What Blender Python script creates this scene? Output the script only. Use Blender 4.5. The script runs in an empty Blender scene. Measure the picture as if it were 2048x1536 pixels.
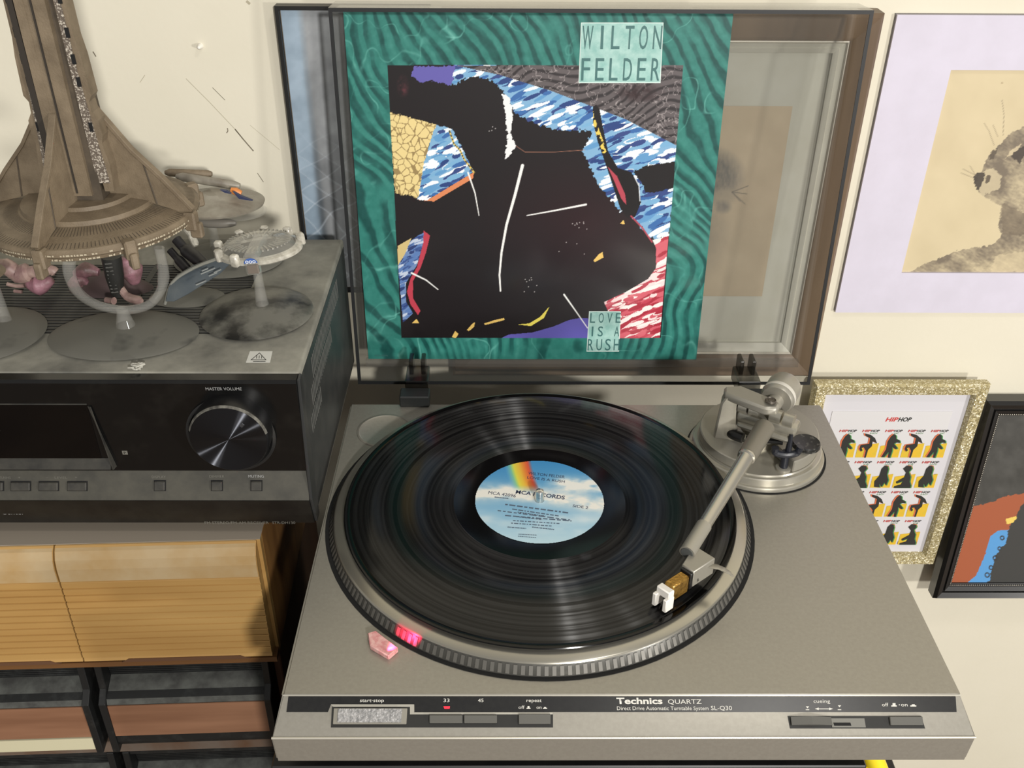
import bpy, bmesh, math, random
import numpy as np
from mathutils import Vector, Matrix
random.seed(7); rng = np.random.default_rng(7)
scn = bpy.context.scene
COL = scn.collection
R = math.radians

# ------------------------------------------------------------------ camera
F = 1966.5                                   # focal length in pixels of a 2048 x 1536 frame
CAM = Vector((-0.0751, -0.4173, 0.5024))
PITCH, YAW, ROLL = 0.5726, 0.0095, 0.0068
cp, sp, cy_, sy_ = math.cos(PITCH), math.sin(PITCH), math.cos(YAW), math.sin(YAW)
FW = Vector((sy_*cp, cy_*cp, -sp)); r0 = Vector((cy_, -sy_, 0)); u0 = r0.cross(FW)
RT = r0*math.cos(ROLL) + u0*math.sin(ROLL); UP = -r0*math.sin(ROLL) + u0*math.cos(ROLL)
cd = bpy.data.cameras.new('camera'); cam = bpy.data.objects.new('camera', cd); COL.objects.link(cam)
cd.sensor_width = 36; cd.lens = 36*F/2048; cd.clip_start = 0.01
m = Matrix.Identity(4)
for i in range(3): m[i][0] = RT[i]; m[i][1] = UP[i]; m[i][2] = -FW[i]; m[i][3] = CAM[i]
cam.matrix_world = m; scn.camera = cam

# ------------------------------------------------------------------ light
scn.view_settings.view_transform = 'Standard'; scn.view_settings.look = 'None'
scn.view_settings.gamma = 1; scn.view_settings.use_curve_mapping = False
scn.view_settings.exposure = 0.0
W = bpy.data.worlds.new('room_light'); scn.world = W; W.use_nodes = True
W.node_tree.nodes['Background'].inputs[0].default_value = (1.0, 0.97, 0.92, 1)
W.node_tree.nodes['Background'].inputs[1].default_value = 0.36
def lamp(name, loc, to, size, power, col, kind='AREA'):
    d = bpy.data.lights.new(name, kind); d.energy = power; d.color = col
    if kind == 'AREA': d.shape = 'DISK'; d.size = size
    else: d.shadow_soft_size = size
    o = bpy.data.objects.new(name, d); COL.objects.link(o); o.location = loc
    o.rotation_euler = (Vector(to)-Vector(loc)).to_track_quat('-Z', 'Y').to_euler(); return o
lamp('room_lamp', (0.62, -2.20, 1.06), (0.0, 0.4, -0.05), 0.14, 54, (1.0, 0.97, 0.925))
lamp('floor_lamp', (2.60, -2.20, 0.16), (0.0, 0.4, -0.05), 0.24, 56, (1.0, 0.97, 0.925))
lamp('ceiling_lamp', (0.55, -0.55, 1.75), (0.0, 0.2, 0.0), 0.22, 6, (1.0, 0.96, 0.90))

# ------------------------------------------------------------------ pixel measurements to points on real planes
def ray(x, y): return RT*((x-1024)/F) + UP*((768-y)/F) + FW
def atY(x, y, Y): d = ray(x, y); return CAM + d*((Y-CAM.y)/d.y)
def atZ(x, y, Z): d = ray(x, y); return CAM + d*((Z-CAM.z)/d.z)
def onplane(x, y, p, n): d = ray(x, y); return CAM + d*((p-CAM).dot(n)/d.dot(n))
def pj(P):
    d = np.asarray(P, float)-np.array(CAM); z = d@np.array(FW)
    return 1024+F*(d@np.array(RT))/z, 768-F*(d@np.array(UP))/z

# ------------------------------------------------------------------ materials
def lin(c):
    c = np.asarray(c, float)/255.0
    return np.where(c <= 0.04045, c/12.92, ((c+0.055)/1.055)**2.4)
def L4(c): v = lin(c); return (float(v[0]), float(v[1]), float(v[2]), 1)
MATS = {}
def mat(name, c, rough=0.5, metal=0.0, c2=None, scale=60, thr=(0.35, 0.65), bump=0.0, bscale=400, spec=0.5, coat=0.0, stretch=None, emit=0.0, attr=None, detail=4):
    if name in MATS: return MATS[name]
    M = bpy.data.materials.new(name); M.use_nodes = True; MATS[name] = M
    nt = M.node_tree; b = nt.nodes['Principled BSDF']; N = nt.nodes.new; K = nt.links.new
    b.inputs['Base Color'].default_value = L4(c); b.inputs['Roughness'].default_value = rough
    b.inputs['Metallic'].default_value = metal; b.inputs['Specular IOR Level'].default_value = spec
    b.inputs['Coat Weight'].default_value = coat; b.inputs['Coat Roughness'].default_value = 0.12
    tc = N('ShaderNodeTexCoord'); mp = N('ShaderNodeMapping'); K(tc.outputs['Object'], mp.inputs[0])
    if stretch: mp.inputs['Scale'].default_value = stretch
    if attr:
        a = N('ShaderNodeAttribute'); a.attribute_name = attr; K(a.outputs['Color'], b.inputs['Base Color'])
    elif c2 is not None:
        n = N('ShaderNodeTexNoise'); n.inputs['Scale'].default_value = scale; n.inputs['Detail'].default_value = detail
        n.inputs['Roughness'].default_value = 0.6; K(mp.outputs[0], n.inputs['Vector'])
        cr = N('ShaderNodeValToRGB'); cr.color_ramp.elements[0].position = thr[0]; cr.color_ramp.elements[1].position = thr[1]
        cr.color_ramp.elements[0].color = L4(c); cr.color_ramp.elements[1].color = L4(c2)
        K(n.outputs['Fac'], cr.inputs[0]); K(cr.outputs[0], b.inputs['Base Color'])
    if bump:
        n2 = N('ShaderNodeTexNoise'); n2.inputs['Scale'].default_value = bscale; K(mp.outputs[0], n2.inputs['Vector'])
        bp = N('ShaderNodeBump'); bp.inputs['Strength'].default_value = bump; bp.inputs['Distance'].default_value = 0.001
        K(n2.outputs['Fac'], bp.inputs['Height']); K(bp.outputs[0], b.inputs['Normal'])
    if emit:
        b.inputs['Emission Color'].default_value = L4(c); b.inputs['Emission Strength'].default_value = emit
    return M
def clear(name, tint, rough=0.05, ior=1.35, gloss=1.0, film=0.0):
    M = bpy.data.materials.new(name); M.use_nodes = True; MATS[name] = M; nt = M.node_tree
    for n in list(nt.nodes): nt.nodes.remove(n)
    N = nt.nodes.new; K = nt.links.new
    o = N('ShaderNodeOutputMaterial'); mx = N('ShaderNodeMixShader'); t = N('ShaderNodeBsdfTransparent'); g = N('ShaderNodeBsdfGlossy'); fr = N('ShaderNodeFresnel')
    t.inputs[0].default_value = (*tint, 1); g.inputs['Roughness'].default_value = rough; g.inputs[0].default_value = (gloss, gloss, gloss, 1); fr.inputs[0].default_value = ior
    ge = N('ShaderNodeNewGeometry'); iv = N('ShaderNodeMath'); iv.operation = 'SUBTRACT'; iv.inputs[0].default_value = 1.0; K(ge.outputs['Backfacing'], iv.inputs[1]); ml = N('ShaderNodeMath'); ml.operation = 'MULTIPLY'; K(fr.outputs[0], ml.inputs[0]); K(iv.outputs[0], ml.inputs[1])   # thin walls: only the outer skin mirrors
    K(ml.outputs[0], mx.inputs[0]); K(t.outputs[0], mx.inputs[1]); K(g.outputs[0], mx.inputs[2]); 
    if film:
        d = N('ShaderNodeBsdfDiffuse'); d.inputs[0].default_value = (0.62, 0.61, 0.57, 1); m2 = N('ShaderNodeMixShader'); m2.inputs[0].default_value = film
        K(mx.outputs[0], m2.inputs[1]); K(d.outputs[0], m2.inputs[2]); K(m2.outputs[0], o.inputs[0])
    else: K(mx.outputs[0], o.inputs[0])
    return M
def spun(name, c, base_rough, w, gr, an, gcol=(1, 1, 1), ring=0.0, metal=0.0):
    """fine concentric grooves: a smooth base plus a lobe stretched across the grooves"""
    M = mat(name, c, base_rough, metal); nt = M.node_tree; N = nt.nodes.new; K = nt.links.new; b = nt.nodes['Principled BSDF']; o = nt.nodes['Material Output']
    g = N('ShaderNodeBsdfAnisotropic'); g.inputs['Color'].default_value = (*gcol, 1); g.inputs['Roughness'].default_value = gr; g.inputs['Anisotropy'].default_value = an
    t = N('ShaderNodeTangent'); t.direction_type = 'RADIAL'; t.axis = 'Z'; K(t.outputs[0], g.inputs['Tangent'])
    mx = N('ShaderNodeMixShader'); mx.inputs[0].default_value = w; K(b.outputs[0], mx.inputs[1]); K(g.outputs[0], mx.inputs[2]); K(mx.outputs[0], o.inputs[0])
    if ring:
        tc = N('ShaderNodeTexCoord'); vm = N('ShaderNodeVectorMath'); vm.operation = 'LENGTH'; K(tc.outputs['Object'], vm.inputs[0])
        n = N('ShaderNodeTexNoise'); n.noise_dimensions = '1D'; n.inputs['Scale'].default_value = ring; n.inputs['Detail'].default_value = 6; K(vm.outputs['Value'], n.inputs['W'])
        mr = N('ShaderNodeMapRange'); mr.inputs['From Min'].default_value = 0.35; mr.inputs['From Max'].default_value = 0.68; mr.inputs['To Min'].default_value = w*0.3; mr.inputs['To Max'].default_value = w*1.8; K(n.outputs['Fac'], mr.inputs['Value']); K(mr.outputs[0], mx.inputs[0])
    return M
def aniso(name, c, rough, an, metal=0.0, ring=0.0, spec=0.5, axis='Z'):
    M = mat(name, c, rough, metal, spec=spec); nt = M.node_tree; b = nt.nodes['Principled BSDF']
    b.inputs['Anisotropic'].default_value = an; b.inputs['Anisotropic Rotation'].default_value = 0.25
    t = nt.nodes.new('ShaderNodeTangent'); t.direction_type = 'RADIAL'; t.axis = axis; nt.links.new(t.outputs[0], b.inputs['Tangent'])
    if ring:
        tc = nt.nodes.new('ShaderNodeTexCoord'); vm = nt.nodes.new('ShaderNodeVectorMath'); vm.operation = 'LENGTH'
        nt.links.new(tc.outputs['Object'], vm.inputs[0])
        n = nt.nodes.new('ShaderNodeTexNoise'); n.noise_dimensions = '1D'; n.inputs['Scale'].default_value = ring; n.inputs['Detail'].default_value = 6
        nt.links.new(vm.outputs['Value'], n.inputs['W'])
        mr = nt.nodes.new('ShaderNodeMapRange'); mr.inputs['From Min'].default_value = 0.3; mr.inputs['From Max'].default_value = 0.7
        mr.inputs['To Min'].default_value = max(0.05, rough-0.11); mr.inputs['To Max'].default_value = rough+0.11
        nt.links.new(n.outputs['Fac'], mr.inputs['Value']); nt.links.new(mr.outputs[0], b.inputs['Roughness'])
    return M

# ------------------------------------------------------------------ mesh helpers
def B(): return bmesh.new()
def box(bm, x0, x1, y0, y1, z0, z1, bev=0.0, seg=1, M=None):
    c = [bm.verts.new(p) for p in ((x0,y0,z0),(x1,y0,z0),(x1,y1,z0),(x0,y1,z0),(x0,y0,z1),(x1,y0,z1),(x1,y1,z1),(x0,y1,z1))]
    fs = [bm.faces.new([c[i] for i in f]) for f in ((3,2,1,0),(4,5,6,7),(0,1,5,4),(1,2,6,5),(2,3,7,6),(3,0,4,7))]
    if M is not None: bmesh.ops.transform(bm, matrix=M, verts=c)
    if bev:
        bmesh.ops.bevel(bm, geom=list({e for f in fs for e in f.edges}), offset=bev, segments=seg, affect='EDGES', profile=0.5, clamp_overlap=True)
    return c
def prism(bm, pts, vec, bev=0.0):
    """polygon of 3-D points pushed along vec"""
    a = [bm.verts.new(p) for p in pts]; v = Vector(vec); b = [bm.verts.new(Vector(p)+v) for p in pts]; n = len(a)
    f = [bm.faces.new(a[::-1]), bm.faces.new(b)] + [bm.faces.new((a[i], a[(i+1) % n], b[(i+1) % n], b[i])) for i in range(n)]
    bmesh.ops.recalc_face_normals(bm, faces=f)
    if bev: bmesh.ops.bevel(bm, geom=list({e for q in f for e in q.edges}), offset=bev, segments=1, affect='EDGES', clamp_overlap=True)
def lathe(bm, prof, c=(0,0,0), seg=64, M=None, sx=1.0, sy=1.0, a0=0.0, a1=None):
    full = a1 is None; n = seg if full else seg+1; rings = []; c = Vector(c)
    for r, z in prof:
        if r < 1e-7:
            p = Vector((0,0,z)); rings.append([bm.verts.new((M@p if M else p)+c)]); continue
        ring = []
        for i in range(n):
            t = a0 + ((2*math.pi if full else (a1-a0))*i/seg); p = Vector((r*sx*math.cos(t), r*sy*math.sin(t), z)); ring.append(bm.verts.new((M@p if M else p)+c))
        rings.append(ring)
    for A, D in zip(rings, rings[1:]):
        for i in range(n if full else n-1):
            j = (i+1) % n
            if len(A) == 1 and len(D) == 1: continue
            if len(A) == 1: bm.faces.new((A[0], D[j], D[i]))
            elif len(D) == 1: bm.faces.new((A[i], A[j], D[0]))
            else: bm.faces.new((A[i], A[j], D[j], D[i]))
    bmesh.ops.recalc_face_normals(bm, faces=bm.faces)
def frame_to(p0, p1):
    d = (Vector(p1)-Vector(p0)); q = d.to_track_quat('Z', 'Y'); return q.to_matrix().to_4x4(), d.length
def tube(bm, p0, p1, ra, rb=None, seg=24):
    M, l = frame_to(p0, p1); rb = ra if rb is None else rb
    lathe(bm, [(0,0),(ra,0),(rb,l),(0,l)], p0, seg, M)
def sweep(bm, pts, rad, seg=10, flat=1.0):
    pts = [Vector(p) for p in pts]; rad = rad if isinstance(rad, (list, tuple)) else [rad]*len(pts); rings = []; up = Vector((0.13, 0.27, 0.95)).normalized()
    for i, p in enumerate(pts):
        t = (pts[min(i+1, len(pts)-1)]-pts[max(i-1, 0)]).normalized(); s = t.cross(up)
        if s.length < 1e-3: s = t.cross(Vector((1,0,0)))
        s.normalize(); w = s.cross(t).normalized()
        rings.append([bm.verts.new(p + s*rad[i]*math.cos(2*math.pi*k/seg) + w*rad[i]*flat*math.sin(2*math.pi*k/seg)) for k in range(seg)])
    for A, D in zip(rings, rings[1:]):
        for k in range(seg): bm.faces.new((A[k], A[(k+1) % seg], D[(k+1) % seg], D[k]))
    bm.faces.new(rings[0][::-1]); bm.faces.new(rings[-1]); bmesh.ops.recalc_face_normals(bm, faces=bm.faces)
def curve(pts, n=8):
    """Catmull-Rom through 3-D points"""
    P = [Vector(p) for p in pts]; P = [P[0]*2-P[1]] + P + [P[-1]*2-P[-2]]; o = []
    for i in range(1, len(P)-2):
        for k in range(n):
            t = k/n; o.append(0.5*((2*P[i]) + (P[i+1]-P[i-1])*t + (2*P[i-1]-5*P[i]+4*P[i+1]-P[i+2])*t*t + (3*P[i]-P[i-1]-3*P[i+1]+P[i+2])*t**3))
    return o + [P[-2]]
ROOT = {}
def base_of(p):
    while p.parent: p = p.parent
    return ROOT.get(p.name, Vector((0,0,0)))
def link(name, me, parent, kind=None):
    o = bpy.data.objects.new(name, me); COL.objects.link(o)
    if parent: o.parent = parent
    if kind: o['kind'] = kind
    return o
def obj(name, bm, mt, parent=None, smooth=35, kind=None, label=None, loc=None, rot=None, world=True):
    me = bpy.data.meshes.new(name)
    if parent and world and loc is None: bmesh.ops.translate(bm, vec=-base_of(parent), verts=bm.verts)
    bm.to_mesh(me); bm.free()
    for q in (mt if isinstance(mt, (list, tuple)) else [mt]): me.materials.append(q)
    if smooth:
        me.polygons.foreach_set('use_smooth', [True]*len(me.polygons)); me.set_sharp_from_angle(angle=R(smooth))
    o = link(name, me, parent, kind)
    if loc is not None: o.location = Vector(loc)-(base_of(parent) if parent else Vector((0,0,0)))
    if rot is not None: o.rotation_euler = rot
    if label: o['label'] = label
    return o
def thing(name, label, cat, loc, group=None):
    o = bpy.data.objects.new(name, None); COL.objects.link(o); o.location = loc; o.empty_display_size = 0.02
    o['label'] = label; o['category'] = cat
    if group: o['group'] = group
    ROOT[o.name] = Vector(loc); return o
def tag(o, label, cat, group=None):
    o['label'] = label; o['category'] = cat
    if group: o['group'] = group
    return o
def struct(o): o['kind'] = 'structure'; return o
def text(name, s, mt, parent, P0, P1, up, h, out, bold=0.0, ext=0.00012, world=True):
    """lettering from P0 to P1 along the baseline, cap height h, raised off the surface along out"""
    cu = bpy.data.curves.new('t', 'FONT'); cu.body = s; cu.size = 1; cu.offset = bold; cu.resolution_u = 3
    to = bpy.data.objects.new('t', cu); me = bpy.data.meshes.new_from_object(to)
    n = len(me.vertices); co = np.zeros(n*3); me.vertices.foreach_get('co', co); co = co.reshape(-1, 3)
    P0, P1, up, out = Vector(P0), Vector(P1), Vector(up).normalized(), Vector(out).normalized()
    x0, x1 = co[:,0].min(), co[:,0].max(); u = (co[:,0]-x0)/(x1-x0); v = co[:,1]/0.70*h
    w = np.array(P0)[None]+u[:,None]*np.array(P1-P0)[None]+v[:,None]*np.array(up)[None]+np.array(out)[None]*ext
    if parent and world: w = w-np.array(base_of(parent))[None]
    me.vertices.foreach_set('co', w.ravel()); me.materials.clear(); me.materials.append(mt); me.name = name
    bpy.data.objects.remove(to); bpy.data.curves.remove(cu)
    return link(name, me, parent)
# value noise and drawing tools for printed pictures
def vnoise(x, y, seed=0):
    xi = np.floor(x).astype(np.int64); yi = np.floor(y).astype(np.int64); xf = x-xi; yf = y-yi
    def h(a, b):
        n = (a*374761393 + b*668265263 + seed*974711) & 0x7fffffff; n = ((n ^ (n >> 13))*1274126177) & 0x7fffffff; return ((n ^ (n >> 16)) & 0xffff)/65535.0
    sx = xf*xf*(3-2*xf); sy = yf*yf*(3-2*yf)
    return (h(xi, yi)*(1-sx)+h(xi+1, yi)*sx)*(1-sy) + (h(xi, yi+1)*(1-sx)+h(xi+1, yi+1)*sx)*sy
def fbm(x, y, seed=0, o=4):
    s = 0; a = 0.5; t = 0
    for k in range(o): s = s+a*vnoise(x*2**k, y*2**k, seed+k*17); t += a; a *= 0.5
    return s/t
def inpoly(X, Y, poly):
    r = np.zeros(X.shape, bool); n = len(poly)
    for i in range(n):
        x1, y1 = poly[i]; x2, y2 = poly[(i+1) % n]
        if y1 == y2: continue
        r ^= ((Y >= min(y1, y2)) & (Y < max(y1, y2)) & (X < x1+(Y-y1)*(x2-x1)/(y2-y1)))
    return r
def nearline(X, Y, pts):
    d = np.full(X.shape, 1e9); tt = np.zeros(X.shape); n = len(pts)-1
    for i in range(n):
        a = np.array(pts[i], float); b = np.array(pts[i+1], float); e = b-a
        t = np.clip(((X-a[0])*e[0]+(Y-a[1])*e[1])/(e@e), 0, 1); q = np.hypot(X-a[0]-t*e[0], Y-a[1]-t*e[1])
        tt = np.where(q < d, (i+t)/n, tt); d = np.minimum(d, q)
    return d, tt
def paint(C, mask, col, a=1.0):
    m = (mask*a)[..., None] if not np.isscalar(mask) else mask
    return C*(1-m)+np.asarray(col, float)*m
def printed(name, o, eu, ev, nu, nv, fn, mt, parent, keep=None):
    """flat print: a grid of points whose printed ink colour is worked out by fn(px, py, u, v) -> 0..255"""
    u, v = np.meshgrid(np.linspace(0, 1, nu), np.linspace(0, 1, nv))
    P = np.array(o)[None, None]+u[..., None]*np.array(eu)+v[..., None]*np.array(ev)
    X, Y = pj(P.reshape(-1, 3)); C = fn(X.reshape(nv, nu), Y.reshape(nv, nu), u, v); C = lin(np.clip(C, 0, 255)).reshape(-1, 3)
    P = P.reshape(-1, 3)-np.array(base_of(parent))[None]
    i = (np.arange(nv-1)[:, None]*nu+np.arange(nu-1)[None]).ravel(); q = np.stack([i, i+1, i+1+nu, i+nu], 1)
    if keep is not None:
        k = keep(u, v).ravel(); q = q[k[q].all(1)]
    me = bpy.data.meshes.new(name); me.vertices.add(len(P)); me.vertices.foreach_set('co', P.ravel())
    me.loops.add(q.size); me.loops.foreach_set('vertex_index', q.ravel()); me.polygons.add(len(q))
    me.polygons.foreach_set('loop_start', np.arange(len(q))*4); me.update(calc_edges=True)
    ca = me.color_attributes.new('ink', 'FLOAT_COLOR', 'POINT'); ca.data.foreach_set('color', np.concatenate([C, np.ones((len(C), 1))], 1).ravel())
    me.materials.append(mt); me.validate(); return link(name, me, parent)
def rails(parent, x0, x1, z0, z1, prof, mt, name='frame_rail'):
    """four mitred frame rails; prof = [(inset, y), ...] closed cross-section"""
    cor = [(x0, z0), (x1, z0), (x1, z1), (x0, z1)]; inn = [(1, 1), (-1, 1), (-1, -1), (1, -1)]
    for k in range(4):
        bm = B(); A = []; D = []
        for s, y in prof:
            for lst, j in ((A, k), (D, (k+1) % 4)): lst.append(bm.verts.new((cor[j][0]+inn[j][0]*s, y, cor[j][1]+inn[j][1]*s)))
        n = len(prof)
        for i in range(n): bm.faces.new((A[i], A[(i+1) % n], D[(i+1) % n], D[i]))
        bm.faces.new(A); bm.faces.new(D[::-1]); bmesh.ops.recalc_face_normals(bm, faces=bm.faces); obj(name, bm, mt, parent)

# ================================================================== setting
WY = 0.46
M_wall = mat('wall_paint', (218, 212, 194), 0.75, c2=(212, 206, 187), scale=5, thr=(0.3, 0.75), bump=0.12, bscale=180, spec=0.3)
bm = B(); box(bm, -1.6, 1.8, WY, WY+0.06, -0.76, 1.7); wall = struct(obj('wall_back', bm, M_wall, smooth=0))
bm = B(); box(bm, -1.6, 1.8, -2.6, WY, -0.80, -0.76); struct(obj('floor', bm, mat('floor_boards', (92, 74, 58), 0.6, c2=(110, 90, 70), scale=8), smooth=0))
M_scuff = mat('scuff', (120, 112, 96), 0.8); M_scuff2 = mat('scuff_pale', (170, 162, 140), 0.8); M_dab = mat('paint_dab', (236, 232, 222), 0.6)
def mark(pts, w, mt, name):
    bm = B(); p = [atY(x, y, WY) for x, y in pts]
    for a, b in zip(p, p[1:]):
        d = (b-a).normalized(); s = Vector((-d.z, 0, d.x))*w
        bm.faces.new([bm.verts.new(q+Vector((0, -0.0002, 0))) for q in (a-s, a+s, b+s, b-s)])
    obj(name, bm, mt, wall, smooth=0, world=False)
mark([(372, 157), (420, 205), (470, 258), (486, 279)], 0.00022, M_scuff2, 'scratch')
mark([(470, 258), (488, 280), (507, 302)], 0.00055, M_scuff, 'scratch')
mark([(425, 175), (450, 200)], 0.00025, M_scuff, 'scratch')
mark([(455, 256), (456, 262), (453, 266)], 0.0004, M_scuff, 'scratch')
mark([(515, 346), (527, 364)], 0.0003, M_scuff, 'scratch')
mark([(500, 250), (560, 300)], 0.00015, M_scuff2, 'scratch')
mark([(186, 103), (192, 113)], 0.0005, M_scuff, 'scratch'); mark([(493, 2), (500, 8)], 0.0011, M_scuff2, 'scratch')
mark([(280, 165), (290, 150)], 0.0002, M_scuff2, 'scratch')
bm = B(); lathe(bm, [(0.0026, 0), (0.0022, 0.003), (0.0012, 0.006), (0, 0.0068)], atY(401, 92, WY), 12, Matrix.Rotation(R(90), 4, 'X')); obj('wall_plug', bm, M_dab, wall, world=False)

# ================================================================== pictures on the wall
M_glass = clear('picture_glass', (0.97, 0.97, 0.97), 0.04, 1.25)
M_ink = mat('printed_paper', (200, 200, 200), 0.6, attr='ink')
# --- blue print in a thin black frame, far left
q = atY(548, 12, 0.449); bx0, bz1 = q.x, q.z; bz0 = atY(690, 585, 0.449).z; bx1 = -0.138
t = thing('picture_frame', 'narrow black framed pale blue print leaning behind the left edge of the lid', 'picture', (bx0, WY, bz0))
rails(t, bx0, bx1, bz0, bz1, [(0, WY-0.0005), (0, 0.449), (0.0032, 0.449), (0.0032, 0.453), (0.0032, WY-0.0005)], mat('black_frame', (26, 26, 26), 0.4))
def blue_art(X, Y, u, v):
    n = fbm(X/26, Y/26, 3); C = np.zeros(X.shape+(3,)) + np.array((150, 168, 184.))
    C = C + (n[..., None]-0.5)*34
    s = X-(555+(Y-10)*0.108); g = np.clip((s-36)/16, 0, 1)[..., None]; C = C*(1-g)+g*(np.array((146, 149, 152.))+(n[..., None]-0.5)*40)
    k = np.exp(-((s-44)/7)**2)*np.clip(Y/480, 0, 1); C = C*(1-0.35*k[..., None])
    lo = np.clip((Y-240)/160, 0, 1)
    for a, d in ((0.75, 41), (-0.8, 47)):
        ph = (Y-a*X)/d+0.7*vnoise(X/60, Y/60, 9); w = np.abs(ph-np.round(ph)); C = paint(C, np.clip(1-w/0.06, 0, 1)*lo, (205, 214, 224), 0.5)
        C = C - (((np.floor(ph) % 2) == 0)*lo*9)[..., None]
    return C
printed('print', (bx0+0.004, 0.4535, bz0+0.004), (bx1-bx0-0.008, 0, 0), (0, 0, bz1-bz0-0.008), 120, 260, blue_art, M_ink, t)
bm = B(); box(bm, bx0+0.003, bx1-0.003, 0.4545, WY-0.001, bz0+0.003, bz1-0.003); obj('backing', bm, mat('board', (120, 110, 95), 0.8), t)

# --- brown wooden frame with a pencil seal, behind the lid
yf = 0.437; q = atY(1772, 28, yf); wx1, wz1 = q.x, q.z; wz0 = atY(1630, 755, yf).z; wx0 = -0.128
t = thing('picture_frame', 'brown wooden frame with a pencil seal head seen through the smoked lid', 'picture', (wx0, WY, wz0))
M_wood = mat('dark_wood', (120, 100, 78), 0.45, c2=(94, 76, 58), scale=22, stretch=(1, 1, 0.12), bump=0.05)
M_woodh = M_wood
rails(t, wx0, wx1, wz0, wz1, [(0, WY-0.0005), (0, yf+0.003), (0.003, yf), (0.019, yf+0.002), (0.0235, yf+0.006), (0.0235, WY-0.0005)], M_wood)
rails(t, wx0+0.0235, wx1-0.0235, wz0+0.0235, wz1-0.0235, [(0, WY-0.001), (0, yf+0.0065), (0.0012, yf+0.006), (0.0024, yf+0.0075), (0.0024, WY-0.001)], mat('silver_slip', (196, 190, 176), 0.3, 0.6), 'slip')
rails(t, wx0+0.0259, wx1-0.0259, wz0+0.0259, wz1-0.0259, [(0, WY-0.001), (0, yf+0.008), (0.004, yf+0.010), (0.0046, yf+0.009), (0.009, yf+0.011), (0.009, WY-0.001)], mat('grey_mat', (196, 194, 180), 0.6, c2=(186, 183, 168), scale=14), 'mat_bevel')
ym = yf+0.0135; o1 = atY(1585, 212, ym); o0 = atY(1526, 592, ym)
bm = B(); box(bm, wx0+0.030, wx1-0.030, ym, WY-0.002, wz0+0.030, wz1-0.030); obj('mat_board', bm, mat('pale_mat', (200, 199, 186), 0.7, c2=(188, 186, 170), scale=11), t)
def seal_art(X, Y, u, v):
    n = fbm(X/40, Y/40, 5); f = fbm(X/3, Y/9, 8); C = np.zeros(X.shape+(3,))+np.array((190, 172, 142.))+(n[..., None]-0.5)*18
    e = np.clip(1.25-np.hypot((X-1425)/56, (Y-352)/50), 0, 1)*1.5; C = paint(C, np.clip(e, 0, 1)*(0.45+0.6*f), (76, 75, 74), 0.9)
    e = np.clip(1.2-np.hypot((X-1448)/30, (Y-392)/18), 0, 1); C = paint(C, np.clip(e*1.6, 0, 1), (166, 152, 128), 0.75)
    e = np.clip(1.0-np.hypot((X-1446)/20, (Y-414)/16), 0, 1); C = paint(C, np.clip(e*1.5, 0, 1)*(0.4+0.6*f), (90, 88, 86), 0.8)
    e = np.clip(1.3-np.hypot((X-1350)/90, (Y-470)/90), 0, 1); C = paint(C, np.clip(e, 0, 1)*(0.5+0.5*f), (90, 86, 80), 0.7)
    for a in ((1496, 372), (1494, 388), (1480, 402), (1490, 408)):
        d, tt = nearline(X, Y, [(1464, 384), a]); C = paint(C, np.clip(1.3-d, 0, 1), (70, 66, 60), 0.6)
    return C
printed('drawing', (-0.03, ym-0.0006, o0.z), (o1.x+0.03, 0, 0), (0, 0, o1.z-o0.z), 200, 230, seal_art, M_ink, t)

# --- lilac mat with an otter drawing, upper right
ym = 0.456; q = atY(1795, 30, ym); px0, pz1 = q.x, q.z; pz0 = atY(1665, 625, ym).z; px1 = px0+0.40
t = thing('otter_picture', 'unframed lilac mount with a brown pencil otter drawing at upper right', 'picture', (px0, WY, pz0))
o0 = atY(1803, 546, ym); o1 = atY(1898, 140, ym); ox1 = px1-(o0.x-px0)
M_lilac = mat('lilac_mount', (205, 200, 214), 0.8, c2=(200, 195, 208), scale=30)
rails(t, px0, px1, pz0, pz1, [(0, WY-0.0008), (0, ym), (o0.x-px0, ym), (o0.x-px0+0.001, ym+0.002), (o0.x-px0+0.001, WY-0.0008)], M_lilac, 'mount_side') if abs((o0.x-px0)-(o0.z-pz0)) < 0.002 else None
if abs((o0.x-px0)-(o0.z-pz0)) >= 0.002:
    bm = B(); box(bm, px0, o0.x, ym, WY-0.0006, pz0, pz1); box(bm, ox1, px1, ym, WY-0.0006, pz0, pz1)
    box(bm, o0.x, ox1, ym, WY-0.0006, pz0, o0.z); box(bm, o0.x, ox1, ym, WY-0.0006, o1.z, pz1); obj('mount', bm, M_lilac, t, smooth=0)
bm = B(); box(bm, px0-0.0008, px1+0.0008, WY-0.0012, WY-0.0002, pz0+0.001, pz1+0.0008); obj('mount_edge', bm, mat('grey_edge', (120, 116, 110), 0.8), t, smooth=0)
OT = [(1962, 345), (1975, 318), (1992, 296), (2015, 272), (2048, 252), (2110, 235), (2200, 260), (2330, 380), (2400, 560), (1815, 548), (1850, 526), (1925, 498), (1985, 490), (2002, 474), (1997, 446), (2003, 412), (1985, 402), (1957, 386), (1948, 368), (1950, 352)]
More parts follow.
